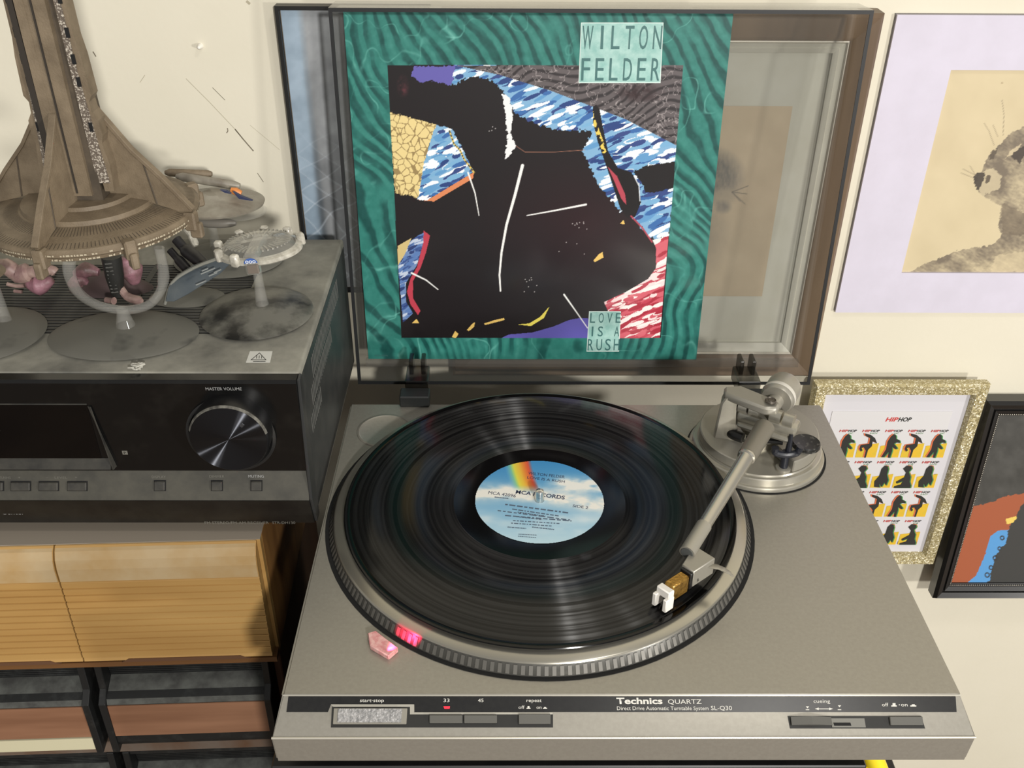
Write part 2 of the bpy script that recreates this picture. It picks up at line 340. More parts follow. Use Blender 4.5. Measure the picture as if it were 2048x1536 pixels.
def otter_art(X, Y, u, v):
    wx = X+7*(fbm(X/6, Y/6, 21)-0.5); wy = Y+9*(fbm(X/6, Y/6, 22)-0.5)
    n = fbm(X/50, Y/50, 5); C = np.zeros(X.shape+(3,))+np.array((200, 185, 150.))+(n[..., None]-0.5)*12
    k = inpoly(wx, wy, OT)*1.0; a = 0.9*X+0.5*Y; b = -0.5*X+0.9*Y; f = 0.6*fbm(a/9, b/3.0, 31)+0.4*fbm(X/5, Y/5, 32); big = fbm(X/40, Y/34, 41)
    tone = np.clip(0.62+1.0*(f-0.5)+1.5*(big-0.5), 0.12, 1); C = paint(C, k*tone, (112, 101, 86), 0.98)
    for p, c, al in (([(1960, 346), (1985, 334), (2003, 350), (2000, 375), (1965, 392), (1950, 372)], (192, 178, 146), 0.85), ([(1948, 352), (1960, 343), (1970, 346), (1968, 360), (1955, 382), (1949, 372)], (62, 54, 46), 0.9),
                     ([(1972, 352), (1980, 350), (1978, 362), (1970, 366)], (72, 62, 52), 0.8), ([(2022, 312), (2040, 296), (2060, 290), (2056, 304), (2038, 326)], (58, 50, 44), 0.85),
                     ([(2010, 318), (2022, 300), (2044, 288), (2040, 296), (2024, 310)], (212, 196, 160), 0.7), ([(1985, 300), (1996, 296), (1990, 312), (1978, 322)], (80, 70, 58), 0.8),
                     ([(2003, 405), (2048, 425), (2120, 440), (2110, 470), (2040, 470), (2004, 470)], (96, 84, 70), 0.5), ([(1990, 512), (2060, 500), (2120, 520), (2060, 545), (1980, 545)], (206, 190, 154), 0.55)):
        C = paint(C, inpoly(wx, wy, p)*1.0, c, al)
    for p in ([(1988, 290), (1978, 262), (1968, 246)], [(2006, 270), (2008, 230), (2004, 200)], [(1952, 352), (1940, 332)], [(1950, 350), (1926, 338)], [(1948, 356), (1922, 346)], [(1996, 274), (1986, 250)]):
        d, tt = nearline(X, Y, p); C = paint(C, np.clip(1.2-d, 0, 1), (120, 108, 88), 0.6)
    C = paint(C, np.clip(1.4-np.abs(np.hypot(X-2004, Y-166)-1), 0, 1), (150, 130, 100), 0.7)
    return C
printed('drawing', (o0.x-0.001, WY-0.0014, o0.z-0.001), (ox1-o0.x+0.002, 0, 0), (0, 0, o1.z-o0.z+0.002), 300, 260, otter_art, M_ink, t)

# --- gold glitter frame with a sheet of stamps
yf = 0.432; a = atY(1632, 771, yf); b = atY(1985, 771, yf); c = atY(1868, 1131, yf); gx0, gx1, gz1, gz0 = a.x, (b.x+c.x)/2, b.z, c.z
t = thing('stamp_frame', 'gold glitter picture frame holding a sheet of hip hop stamps', 'picture', (gx0, WY, gz0))
M_gl = mat('gold_glitter', (190, 176, 130), 0.4, 0.35)
nt = M_gl.node_tree; bs = nt.nodes['Principled BSDF']; vo = nt.nodes.new('ShaderNodeTexVoronoi'); vo.inputs['Scale'].default_value = 820; tc = nt.nodes.new('ShaderNodeTexCoord'); nt.links.new(tc.outputs['Object'], vo.inputs['Vector'])
sx_ = nt.nodes.new('ShaderNodeSeparateColor'); nt.links.new(vo.outputs['Color'], sx_.inputs[0]); cr = nt.nodes.new('ShaderNodeValToRGB'); e_ = cr.color_ramp.elements; e_[0].position = 0.0; e_[0].color = L4((164, 150, 106)); e_[1].position = 1.0; e_[1].color = L4((255, 250, 226))
e_ = cr.color_ramp.elements.new(0.72); e_.color = L4((190, 178, 136)); nt.links.new(sx_.outputs[0], cr.inputs[0]); nt.links.new(cr.outputs[0], bs.inputs['Base Color'])
gn = nt.nodes.new('ShaderNodeNewGeometry'); va_ = nt.nodes.new('ShaderNodeVectorMath'); va_.operation = 'MULTIPLY_ADD'; va_.inputs[1].default_value = (0.6, 0.6, 0.6); va_.inputs[2].default_value = (-0.3, -0.3, -0.3); nt.links.new(vo.outputs['Color'], va_.inputs[0])
vb_ = nt.nodes.new('ShaderNodeVectorMath'); vb_.operation = 'ADD'; nt.links.new(gn.outputs['Normal'], vb_.inputs[0]); nt.links.new(va_.outputs[0], vb_.inputs[1]); vn_ = nt.nodes.new('ShaderNodeVectorMath'); vn_.operation = 'NORMALIZE'; nt.links.new(vb_.outputs[0], vn_.inputs[0]); nt.links.new(vn_.outputs[0], bs.inputs['Normal'])
rails(t, gx0, gx1, gz0, gz1, [(0.0006, yf+0.0125), (0, yf+0.003), (0.0022, yf), (0.0125, yf+0.001), (0.0145, yf+0.005), (0.0145, yf+0.0125)], M_gl)
bm = B(); box(bm, gx0+0.07, gx1-0.07, yf+0.0125, WY-0.0004, gz1-0.075, gz1-0.045, 0.001); obj('hanger_block', bm, MATS['board'], t)
ym = yf+0.008
bm = B(); box(bm, gx0+0.0140, gx1-0.0140, ym, yf+0.0122, gz0+0.0140, gz1-0.0140); obj('white_mount', bm, mat('white_paper', (204, 202, 206), 0.7), t, smooth=0)
bm = B(); sA = atY(1680, 822, ym); sB = atY(1905, 822, ym); sC = atY(1840, 1082, ym); sx0, sx1, sz1, sz0 = gx0+0.026, sB.x, sA.z, sC.z
box(bm, sx0, sx1, ym-0.0006, ym, sz0, sz1); sheet = obj('stamp_sheet', bm, mat('sheet_paper', (208, 206, 206), 0.7), t, smooth=0)
M_red = mat('print_red', (196, 62, 56), 0.7); M_blk = mat('print_black', (38, 38, 34), 0.7); M_yel = mat('print_yellow', (226, 178, 40), 0.7, c2=(206, 178, 50), scale=90); M_grn = mat('print_green', (70, 140, 74), 0.7)
M_org = mat('print_orange', (206, 106, 66), 0.7)
c00 = atY(1600+535*0.3386, 720+505*0.3386, ym); c04 = atY(1600+803*0.3386, 720+505*0.3386, ym); c20 = atY(1600+585*0.3386, 720+860*0.3386, ym)
pit = (c04.x-c00.x)/2; rowp = (c00.z-c20.z)/2; colx = [c00.x+(k-2)*pit for k in range(5)]
FIG = [[(.38,.92),(.5,1.02),(.62,.95),(.66,.82),(.86,.74),(.9,.64),(.7,.66),(.62,.6),(.84,.42),(.78,.36),(.58,.46),(.62,.3),(.6,0),(.5,0),(.46,.25),(.3,.02),(.16,.02),(.3,.36),(.28,.7)],
       [(.12,.55),(.1,.38),(.2,.26),(.28,.32),(.2,.42),(.3,.45),(.44,.3),(.44,0),(.52,0),(.54,.34),(.68,.5),(.66,.7),(.9,.62),(.74,.84),(.5,.98),(.2,1.04),(.24,.94),(.5,.84),(.52,.6),(.34,.58)],
       [(.3,.86),(.44,1.0),(.64,.98),(.72,.86),(.62,.72),(.78,.5),(.8,.28),(.92,.1),(.92,0),(.08,0),(.1,.08),(.4,.16),(.44,.3),(.16,.2),(.12,.28),(.46,.48),(.5,.68)],
       [(.34,.86),(.46,1.0),(.6,.98),(.68,.84),(.68,.6),(.82,.36),(.78,.1),(.66,.24),(.56,.04),(.42,.2),(.48,.02),(.2,.04),(.14,.3),(.32,.56)]]
seq = [[0,1,0,1,0],[3,2,3,2,3],[0,1,1,0,1],[2,3,2,3,2]]
PW, PH = pit*0.90, rowp*0.74
def stamp_mesh(kind):
    bm = B(); mi = 0
    def poly(p, dx, dz, y, mi):
        vs = [bm.verts.new((((x-0.5)*PW+dx), y, (z-0.5)*PH+dz)) for x, z in p]; f = bm.faces.new(vs); f.material_index = mi
        f.normal_update()
        if f.normal.y > 0: f.normal_flip()
    poly([(0,0),(1,0),(1,.62),(0,.5)], 0, 0, -0.0002, 0)
    poly(FIG[kind], -0.0016 if kind < 2 else 0.0014, 0.0004, -0.0004, 1)
    poly(FIG[kind], 0.0012 if kind != 1 else -0.0006, -0.0003, -0.0005, 2) if kind != 1 else None
    poly(FIG[kind], 0, 0, -0.0006, 3)
    me = bpy.data.meshes.new('stamp'); bm.to_mesh(me); bm.free()
    for q in (M_yel, M_org, M_grn, M_blk): me.materials.append(q)
    return me
SM = [stamp_mesh(k) for k in range(4)]; SUB = ['MC', 'B-BOY', 'DJ', 'GRAFFITI ART']; SI = [0, 1, 2, 3]
rootg = ROOT[t.name]
for r_ in range(4):
    for k in range(5):
        x, z = colx[k], c00.z-r_*rowp; kd = seq[r_][k]
        if x-PW/2 < sx0-0.004 or z-PH/2 < sz0-0.01: continue
        o = link('stamp', SM[kd], t); o.location = Vector((x, ym-0.0007, z))-rootg
        zt_ = z+PH*0.60
        text('stamp_title', 'HIP', M_red, o, (x-PW*0.46-rootg.x-o.location.x, 0, zt_-rootg.z-o.location.z), (x-PW*0.06-rootg.x-o.location.x, 0, zt_-rootg.z-o.location.z), (0.25,0,1), 0.0030, (0,-1,0), 0.02, 0.0004, world=False)
        text('stamp_title', 'HOP', M_blk, o, (x-PW*0.04-rootg.x-o.location.x, 0, zt_-rootg.z-o.location.z), (x+PW*0.36-rootg.x-o.location.x, 0, zt_-rootg.z-o.location.z), (0.25,0,1), 0.0030, (0,-1,0), 0.02, 0.0004, world=False)
        w_ = PW*(0.18 if kd in (0, 2) else 0.3)
        text('stamp_subtitle', SUB[kd], M_grn, o, (x+PW*0.12-w_*0.6-rootg.x-o.location.x, 0, zt_-0.0026-rootg.z-o.location.z), (x+PW*0.12+w_*0.6-rootg.x-o.location.x, 0, zt_-0.0026-rootg.z-o.location.z), (0.2,0,1), 0.0016, (0,-1,0), 0.0, 0.0004, world=False)
p0 = atY(1770, 842, ym); p1 = atY(1795, 842, ym); p2 = atY(1820, 842, ym)
text('sheet_title', 'HIP', M_red, sheet, p0, p1-Vector((0.0006,0,0)), (0.25,0,1), 0.0052, (0,-1,0), 0.03, 0.0008)
text('sheet_title', 'HOP', M_blk, sheet, p1, p2, (0.25,0,1), 0.0052, (0,-1,0), 0.03, 0.0008)

# --- black beaded frame with a painted portrait
yf = 0.438; a = atY(1978, 806, yf); b = atY(1873, 1200, 0.418); kx0, kz1, kz0 = a.x, a.z, b.z-0.004; kx1 = kx0+0.27
t = thing('portrait_frame', 'black beaded frame with a flat painted portrait of curly dark hair, lower right', 'picture', (kx0, yf, kz1))
M_bf = mat('black_lacquer', (30, 29, 28), 0.28, coat=0.3)
yb = WY-0.0005
rails(t, kx0, kx1, kz0, kz1, [(0, yf+0.018), (0, yf+0.004), (0.003, yf), (0.009, yf+0.003), (0.0098, yf+0.0055), (0.011, yf+0.0055), (0.0116, yf+0.003), (0.0160, yf+0.0055), (0.0160, yf+0.018)], M_bf)
bm = B(); n = 0
for (xa, za, xb, zb) in ((kx0+0.0178, kz0+0.0178, kx0+0.0178, kz1-0.0178), (kx0+0.0178, kz1-0.0178, kx1-0.0178, kz1-0.0178), (kx0+0.0178, kz0+0.0178, kx1-0.0178, kz0+0.0178)):
    k = int(math.hypot(xb-xa, zb-za)/0.0023)
    for i in range(k):
        p = Vector((xa+(xb-xa)*i/k, yf+0.0062, za+(zb-za)*i/k)); lathe(bm, [(0, 0.0009), (0.0007, 0.0005), (0.0008, 0), (0, -0.0002)], p, 6, Matrix.Rotation(R(90), 4, 'X'))
obj('beading', bm, mat('bead_silver', (150, 146, 136), 0.3, 0.7), t, kind='stuff')
rails(t, kx0+0.0160, kx1-0.0160, kz0+0.0160, kz1-0.0160, [(0, yf+0.016), (0, yf+0.0062), (0.0036, yf+0.0075), (0.0036, yf+0.016)], M_bf, 'inner_slip')
def portrait_art(X, Y, u, v):
    n = fbm(X/18, Y/18, 4); wx = X+6*(fbm(X/5, Y/5, 2)-0.5); wy = Y+6*(fbm(X/5, Y/5, 3)-0.5)
    C = np.zeros(X.shape+(3,))+np.array((66, 65, 61.))+(n[..., None]-0.5)*26
    C = paint(C, inpoly(X, wy, [(1850, 1012), (1961, 999), (1979, 994), (2000, 984), (2047, 976), (2300, 960), (2300, 1400), (1700, 1400)])*1.0, (160, 86, 54))
    C = paint(C, inpoly(X, Y, [(1850, 1190), (1906, 1160), (1942, 1133), (1962, 1092), (1972, 1059), (1989, 1048), (2020, 1046), (2300, 1046), (2300, 1400), (1700, 1400)])*1.0, (86, 150, 206))
    C = paint(C, inpoly(X, Y, [(2004, 1026), (2028, 1020), (2030, 1032), (2006, 1036)])*1.0, (226, 196, 96))
    H = [(2100, 960), (2048, 990), (2033, 1004), (2022, 1030), (2011, 1040), (2003, 1072), (1983, 1092), (1972, 1126), (1966, 1150), (1976, 1166), (2000, 1177), (2010, 1200), (2300, 1240), (2300, 960)]
    C = paint(C, inpoly(wx, wy, H)*1.0, np.array((58, 58, 56)))
    for cx, cy, r_ in ((1981, 1100, 4), (1972, 1118, 3.5), (1964, 1132, 4), (1966, 1148, 3), (1978, 1170, 4), (1992, 1176, 3.5), (1996, 1062, 3.5), (1990, 1082, 3)):
        C = paint(C, np.clip(1.6-np.abs(np.hypot(X-cx, Y-cy)-r_), 0, 1), (48, 48, 50))
    C = paint(C, inpoly(X, Y, [(2014, 1172), (2048, 1160), (2300, 1160), (2300, 1300), (2010, 1182)])*1.0, (190, 110, 66))
    return C
printed('portrait', (kx0+0.017, yf+0.0095, kz0+0.017), (kx1-kx0-0.034, 0, 0), (0, 0, kz1-kz0-0.034), 260, 300, portrait_art, M_ink, t)
bm = B(); box(bm, kx0+0.016, kx1-0.016, yf+0.010, yf+0.014, kz0+0.016, kz1-0.016); obj('backing', bm, MATS['board'], t, smooth=0)
t.rotation_euler = (R(-3.6), 0, 0)

# ================================================================== turntable
T = thing('turntable', 'silver direct drive turntable with smoked lid open and tonearm on the record', 'turntable', (0, 0.15, -0.06))
M_deck = mat('silver_paint', (160, 156, 146), 0.40, 0.55, c2=(154, 150, 140), scale=350, bump=0.03, bscale=3000)
M_black = mat('black_plastic', (20, 20, 20), 0.35); M_dark = mat('dark_gap', (8, 8, 8), 0.8); M_white = mat('white_ink', (214, 212, 204), 0.6)
M_alu = mat('cast_aluminium', (176, 172, 160), 0.32, 0.7, c2=(166, 162, 150), scale=200); M_sat = mat('satin_grey', (160, 156, 145), 0.4, 0.5)
bm = B(); prof = [(0, 0, .215), (.327, 0, .215), (.327, -.035, .217), (-.0235, -.0348, .2185), (-.0243, -.0125, .219), (-.0236, -.0119, .219), (-.0006, -.0003, .2152)]
A_ = [bm.verts.new((-w, y, z)) for y, z, w in prof]; D_ = [bm.verts.new((w, y, z)) for y, z, w in prof]; n = len(prof)
bm.faces.new(A_); bm.faces.new(D_[::-1])
for i in range(n): bm.faces.new((A_[i], D_[i], D_[(i+1) % n], A_[(i+1) % n]))
bmesh.ops.recalc_face_normals(bm, faces=bm.faces); bmesh.ops.bevel(bm, geom=[e for e in bm.edges if abs(e.verts[0].co.x-e.verts[1].co.x) < 0.1], offset=0.0012, segments=2, affect='EDGES', clamp_overlap=True)
obj('plinth', bm, M_deck, T, smooth=25)
bm = B(); sweep(bm, [(-.2186, -.0240, -.0121), (.2186, -.0240, -.0121)], .0008, 8); obj('edge_strip', bm, mat('bright_edge', (196, 192, 180), 0.3, 0.5), T)  # thin strip along the front fold, lighter than the plinth
bm = B(); box(bm, -.205, .16, .0, .31, -.052, -.0349, 0.002); obj('lower_case', bm, M_black, T)
for x in (-.17, .13):
    for y in (.04, .27): bm = B(); lathe(bm, [(0, -.06), (.016, -.06), (.018, -.052), (0, -.052)], (x, y, 0), 24); obj('foot', bm, M_black, T)
RX, RY = -0.0475, 0.175
# 45 rpm adaptor dish
q = atZ(762, 868, 0); bm = B(); lathe(bm, [(0.0, 0.0002), (0.0215, 0.0002), (0.0228, 0.0011), (0.0242, 0.0009), (0.0246, 0.0)], (-0.1795, 0.2855, 0), 48); obj('adaptor_dish', bm, M_deck, T)
# platter
bm = B(); lathe(bm, [(0.158, 0.0003), (0.1655, 0.0003)], (RX, RY, 0), 96); obj('platter_well', bm, M_dark, T)
M_plat = aniso('platter_alu', (176, 172, 160), 0.28, 0.6, 0.85)
bm = B(); lathe(bm, [(0, 0.0100), (0.149, 0.0100), (0.1505, 0.0096), (0.1572, 0.0092), (0.1580, 0.0086), (0.1584, 0.0080)], seg=128); plat = obj('platter', bm, M_plat, T, loc=(RX, RY, 0))
bm = B(); lathe(bm, [(0.1584, 0.0080), (0.1586, 0.0076), (0.1622, 0.0012), (0.1622, 0.0004)], seg=128); o = obj('platter_skirt', bm, mat('skirt_metal', (84, 83, 79), 0.4, 0.55), plat, loc=(0, 0, 0)); o.location = (0, 0, 0)
bm = B()
for k in range(200):
    a = 2*math.pi*k/200; ca, sa = math.cos(a), math.sin(a)
    M4 = Matrix(((-sa, ca*0.0036/0.0066, ca, 0), (ca, sa*0.0036/0.0066, sa, 0), (0, -1, 0, 0), (0, 0, 0, 1)))
    vs = []
    for s, h, o in ((-.0013, .0072, .0003), (.0013, .0072, .0003), (.0013, .0016, .0003), (-.0013, .0016, .0003)):
        r_ = 0.1622-(h-.0012)*(0.0036/0.0066)+o; vs.append(bm.verts.new((r_*ca-s*sa, r_*sa+s*ca, h)))
    bm.faces.new(vs)
bmesh.ops.recalc_face_normals(bm, faces=bm.faces); o = obj('strobe_dots', bm, mat('strobe_dot', (104, 102, 97), 0.45, 0.5), plat, smooth=0, kind='stuff', loc=(0, 0, 0)); o.location = (0, 0, 0)
bm = B(); lathe(bm, [(0, .0100), (.1475, .0100), (.148, .0104), (.148, .0114), (.147, .0118), (0, .0118)], seg=96); o = obj('rubber_mat', bm, mat('rubber', (22, 22, 22), 0.7), plat, loc=(0, 0, 0)); o.location = (0, 0, 0)
bm = B(); lathe(bm, [(.0036, .0118), (.0036, .0205), (.0030, .0228), (.0016, .0238), (0, .0240)], seg=32); o = obj('spindle', bm, mat('chrome', (216, 214, 208), 0.14, 1.0), plat, loc=(0, 0, 0)); o.location = (0, 0, 0)
# strobe lamp window
S4 = [atZ(735, 1268, .003), atZ(740, 1293, .003), atZ(777, 1315, .003), atZ(797, 1298, .003), atZ(752, 1263, .003)]
bm = B(); prism(bm, [(p.x, p.y, 0.0001) for p in S4], (0, 0, 0.0042), 0.0006); obj('strobe_window', bm, mat('rosy_plastic', (205, 130, 132), 0.15, c2=(224, 178, 172), scale=260), T)
ld = bpy.data.lights.new('strobe_light', 'SPOT'); ld.energy = 0.22; ld.color = (1, 0.02, 0.08); ld.shadow_soft_size = 0.0012; ld.spot_size = R(62); ld.spot_blend = 0.5
lo = bpy.data.objects.new('strobe_light', ld); COL.objects.link(lo); q = atZ(772, 1300, .0062); q2 = atZ(798, 1282, .0050); lo.parent = T; lo.location = q-ROOT[T.name]; lo.rotation_euler = (q2-q).to_track_quat('-Z', 'Y').to_euler()
# --- control strip on the sloping front
SN = Vector((0, -0.0116, 0.0230)).normalized(); SP = Vector((0, -0.0121, -0.0061)); SU = Vector((0, 0.0230, 0.0116)).normalized()
def sl(x, y, h=0.0): return onplane(x, y, SP, SN)+SN*h
def slab(pts, h0, h1, bev=0.0):
    bm = B(); prism(bm, [sl(x, y, h0) for x, y in pts], SN*(h1-h0), bev); return bm
M_strip = mat('black_strip', (24, 24, 25), 0.3, c2=(30, 30, 30), scale=300)
strip = obj('control_strip', slab([(577, 1393), (1911, 1393), (1913, 1424), (829, 1424), (829, 1409), (662, 1409), (656, 1424), (573, 1424)], 0.0, 0.00025), M_strip, T, smooth=0)
obj('strip_border', slab([(566, 1389.5), (1920, 1389.5), (1921, 1392.5), (566, 1392.5)], 0.0, 0.0004), mat('bright_edge', (196, 192, 180), 0.3, 0.5), T, smooth=0)
M_edge = MATS['bright_edge']
obj('key_border', slab([(662, 1409), (828, 1409), (828, 1425), (1105, 1425), (1105, 1429), (820, 1429), (820, 1414), (667, 1414)], 0.0, 0.0004), M_edge, T, smooth=0)
bed = obj('key_bed', slab([(664, 1414), (820, 1414), (820, 1429), (1106, 1429), (1106, 1455), (662, 1455)], 0.0, 0.0003), mat('key_bed_black', (34, 34, 32), 0.5), T, smooth=0)
M_key = mat('key_grey', (96, 95, 90), 0.45, 0.2)
k1 = obj('start_stop_key', slab([(668, 1417), (815, 1417), (813, 1449), (666, 1449)], 0.0003, 0.0012, 0.0003), M_sat, T, smooth=0)
obj('key_cap', slab([(677, 1418), (805, 1418), (803, 1446), (675, 1446)], 0.0012, 0.0022, 0.0003), mat('key_glitter', (150, 150, 150), 0.35, 0.6, c2=(205, 203, 202), scale=420, bump=0.4, bscale=700), k1, smooth=0)
for x0, x1, y0, y1 in ((859, 925, 1431, 1447), (928, 994, 1431, 1447), (1037, 1101, 1429, 1449)):
    obj('key', slab([(x0, y0), (x1, y0), (x1, y1), (x0, y1)], 0.0003, 0.0022, 0.0004), M_key, T, smooth=0)
bed2 = obj('key_bed', slab([(1575, 1432), (1842, 1432), (1850, 1457), (1580, 1457)], 0.0, 0.0003), MATS['key_bed_black'], T, smooth=0)
obj('slider_track', slab([(1660, 1437), (1728, 1437), (1731, 1455), (1664, 1455)], 0.0003, 0.0007), mat('track_grey', (120, 119, 112), 0.5), T, smooth=0)
obj('slider_slot', slab([(1666, 1446), (1700, 1446), (1702, 1452), (1668, 1452)], 0.0007, 0.0009), M_dark, T, smooth=0)
bm = B(); A4 = [sl(1582, 1451, .0003), sl(1622, 1451, .0003), sl(1664, 1451, .0003)]; B4 = [sl(1580, 1435, .0003), sl(1620, 1435, .0003), sl(1661, 1435, .0003)]
hs = [.0018, .0040, .0009]; va = [bm.verts.new(p+SN*h) for p, h in zip(A4, hs)]; vb = [bm.verts.new(p+SN*h) for p, h in zip(B4, hs)]; vc = [bm.verts.new(p) for p in A4]; vd = [bm.verts.new(p) for p in B4]
for i in range(2): bm.faces.new((va[i], va[i+1], vb[i+1], vb[i])); bm.faces.new((vc[i], vc[i+1], va[i+1], va[i])); bm.faces.new((vb[i], vb[i+1], vd[i+1], vd[i]))
bm.faces.new((va[0], vb[0], vd[0], vc[0])); bm.faces.new((va[2], vc[2], vd[2], vb[2])); bmesh.ops.recalc_face_normals(bm, faces=bm.faces); obj('cueing_slider', bm, M_key, T, smooth=0)
obj('power_key', slab([(1777, 1434), (1843, 1434), (1845, 1451), (1779, 1451)], 0.0003, 0.0020, 0.0004), M_key, T, smooth=0)
obj('speed_light', slab([(887, 1413), (900, 1413), (899, 1418), (889, 1418)], 0.00025, 0.0006), mat('led_red', (226, 44, 60), 0.3, emit=0.9), strip, smooth=0)
def stx(s, x0, x1, yb, px, bold=0.0):
    h = (sl(x0, yb-px)-sl(x0, yb)).length; text('lettering', s, M_white, strip, sl(x0, yb), sl(x1, yb), SU, h, SN, bold, 0.0005)
stx('start·stop', 720, 768, 1404.5, 7); stx('33', 887, 899, 1404.5, 7); stx('45', 956, 967, 1404.5, 7); stx('repeat', 1053, 1083, 1404.5, 7); stx('off', 1037, 1049, 1418, 6.5); stx('on', 1073, 1083, 1418, 6.5)
stx('Technics', 1233, 1325, 1408, 12, 0.03); stx('QUARTZ', 1336, 1403, 1408, 9); stx('Direct Drive Automatic Turntable System', 1234, 1417, 1420.5, 7.5); stx('SL-Q30', 1422, 1464, 1420.5, 8.5)
stx('cueing', 1627, 1660, 1406, 7); stx('off', 1764, 1777, 1413, 7); stx('on', 1802, 1815, 1413, 7)
def icon(polys):
    bm = B()
    for p in polys: bm.faces.new([bm.verts.new(sl(x, y, 0.0005)) for x, y in p])
    bmesh.ops.recalc_face_normals(bm, faces=bm.faces); obj('symbol', bm, M_white, strip, smooth=0)
icon([[(1053, 1416), (1061, 1416), (1061, 1418), (1053, 1418)], [(1055, 1412.5), (1059, 1412.5), (1059, 1416), (1055, 1416)]]); icon([[(1086, 1416), (1094, 1416), (1094, 1418), (1086, 1418)], [(1088, 1414.5), (1092, 1414.5), (1092, 1416), (1088, 1416)]])
icon([[(1782, 1411), (1793, 1411), (1793, 1413.5), (1782, 1413.5)], [(1784.5, 1406.5), (1790.5, 1406.5), (1790.5, 1411), (1784.5, 1411)], [(1797, 1409), (1799, 1409), (1799, 1411), (1797, 1411)]]); icon([[(1820, 1411), (1832, 1411), (1832, 1413.5), (1820, 1413.5)], [(1823, 1409), (1829, 1409), (1829, 1411), (1823, 1411)]])
icon([[(1629, 1418), (1637, 1415.5), (1637, 1420.5)], [(1637, 1417.3), (1658, 1417.3), (1658, 1418.9), (1637, 1418.9)], [(1658, 1415.5), (1666, 1418), (1658, 1420.5)]])
icon([[(1611, 1413), (1618, 1413), (1614.5, 1417)], [(1611, 1419), (1618, 1419), (1618, 1420.5), (1611, 1420.5)]]); icon([[(1675, 1411), (1682, 1411), (1678.5, 1415)], [(1675, 1419), (1682, 1419), (1682, 1420.5), (1675, 1420.5)]])
# --- tonearm
bm = B(); AX, AY = 0.1396, 0.2565
lathe(bm, [(0.0555, 0.0004), (0.0585, 0.0004)], (AX, AY, 0), 72); obj('arm_well', bm, M_dark, T)
M_ring = aniso('arm_ring', (172, 168, 156), 0.3, 0.5, 0.6)
bm = B(); lathe(bm, [(0, 0.0), (0.0565, 0.0), (0.0565, 0.0032), (0.0558, 0.0040), (0.0540, 0.0044), (0.0535, 0.0100), (0.0527, 0.0108), (0.050, 0.0110), (0.0495, 0.0125), (0, 0.0125)], seg=96); obj('arm_base', bm, M_ring, T, loc=(AX, AY, 0))
def sector(a0, a1, ri, ro, z0, z1, name, mt, bev=0.0008):
    pts = [(AX+ro*math.cos(R(a)), AY+ro*math.sin(R(a)), z0) for a in np.linspace(a0, a1, 20)] + [(AX+ri*math.cos(R(a)), AY+ri*math.sin(R(a)), z0) for a in np.linspace(a1, a0, 14)]
    bm = B(); prism(bm, pts, (0, 0, z1-z0), bev); return obj(name, bm, mt, T)
sector(118, 246, 0.022, 0.0490, 0.0125, 0.0215, 'base_cover', M_sat); sector(-68, 48, 0.024, 0.0492, 0.0125, 0.0235, 'base_cover', M_sat)
bm = B(); lathe(bm, [(0, .0125), (.020, .0125), (.020, .019), (.0165, .021), (.0165, .028), (0, .028)], (AX+.002, AY+.004, 0), 40); obj('arm_column', bm, M_alu, T)
kq = atZ(1613, 883, .0275); bm = B(); lathe(bm, [(0, .0235), (.0116, .0235), (.0116, .0266), (.0108, .0275), (.0098, .0272), (0, .0272)], (kq.x, kq.y, 0), 40)
obj('antiskate_dial', bm, mat('marbled_black', (26, 26, 26), 0.35, c2=(120, 118, 112), scale=230, thr=(0.55, 0.8)), T)
PV = atZ(1535, 828, .053); S1 = atZ(1519, 872, .050); E1 = atZ(1374, 1106, .037); ax = (E1-S1).normalized(); side = ax.cross(Vector((0,0,1))).normalized(); upv = side.cross(ax)
def P(a, s=0.0, u=0.0): return S1+ax*a+side*s+upv*u
al = (E1-S1).length
M_tube = mat('arm_tube', (186, 182, 172), 0.25, 0.85)
bm = B(); tube(bm, P(-0.012), P(0.027), 0.0080, 0.0074, 32); obj('arm_sleeve', bm, mat('arm_sleeve_grey', (120, 115, 104), 0.45, 0.4), T)
bm = B(); lathe(bm, [(0.0070, 0), (0.0070, 0.002), (0.0058, 0.0028), (0.0056, 0.0035), (0.0050, al-0.058), (0.0050, al-0.056)], P(0.027), 32, frame_to(S1, E1)[0]); obj('arm_tube', bm, M_tube, T)
bm = B(); tube(bm, P(al-0.030), P(al), 0.0056, 0.0056, 28); obj('arm_collar', bm, M_sat, T)
bm = B(); tube(bm, P(al), P(al+0.0006), 0.0044, 0.0044, 24); obj('collar_plug', bm, mat('plug_grey', (74, 76, 74), 0.6), T)
# gimbal
Mg = Matrix((( *[side.x, ax.x, upv.x], PV.x), (*[side.y, ax.y, upv.y], PV.y), (*[side.z, ax.z, upv.z], PV.z), (0, 0, 0, 1)))
def gbox(bm, s0, s1, a0, a1, u0, u1, bev=0.0012): box(bm, s0, s1, a0, a1, u0, u1, bev, 2, Mg)
bm = B(); gbox(bm, -.026, .023, -.008, .008, -.011, -.001, .003); gbox(bm, -.0235, .022, -.006, .010, -.016, -.010, .003); obj('gimbal_block', bm, M_alu, T)
for s0, s1 in ((-.022, -.014), (-.012, -.003), (.006, .014), (.016, .023)):
    bm = B(); tube(bm, Mg@Vector((s0, 0.001, .0015)), Mg@Vector((s1, 0.001, .0015)), 0.0058, 0.0058, 24); obj('bearing_barrel', bm, M_alu, T)
yk = atZ(1462, 786, .0635); pt = PV
bm = B(); prism(bm, [(yk.x-.010, yk.y-.004, .0205), (yk.x+.009, yk.y-.008, .0205), (yk.x+.006, yk.y-.006, .0500), (yk.x+.006, yk.y-.006, .0640), (yk.x-.003, yk.y-.004, .0640), (yk.x-.0075, yk.y-.004, .0560)], (0.003, .013, 0), 0.0012); obj('yoke_post', bm, M_sat, T)
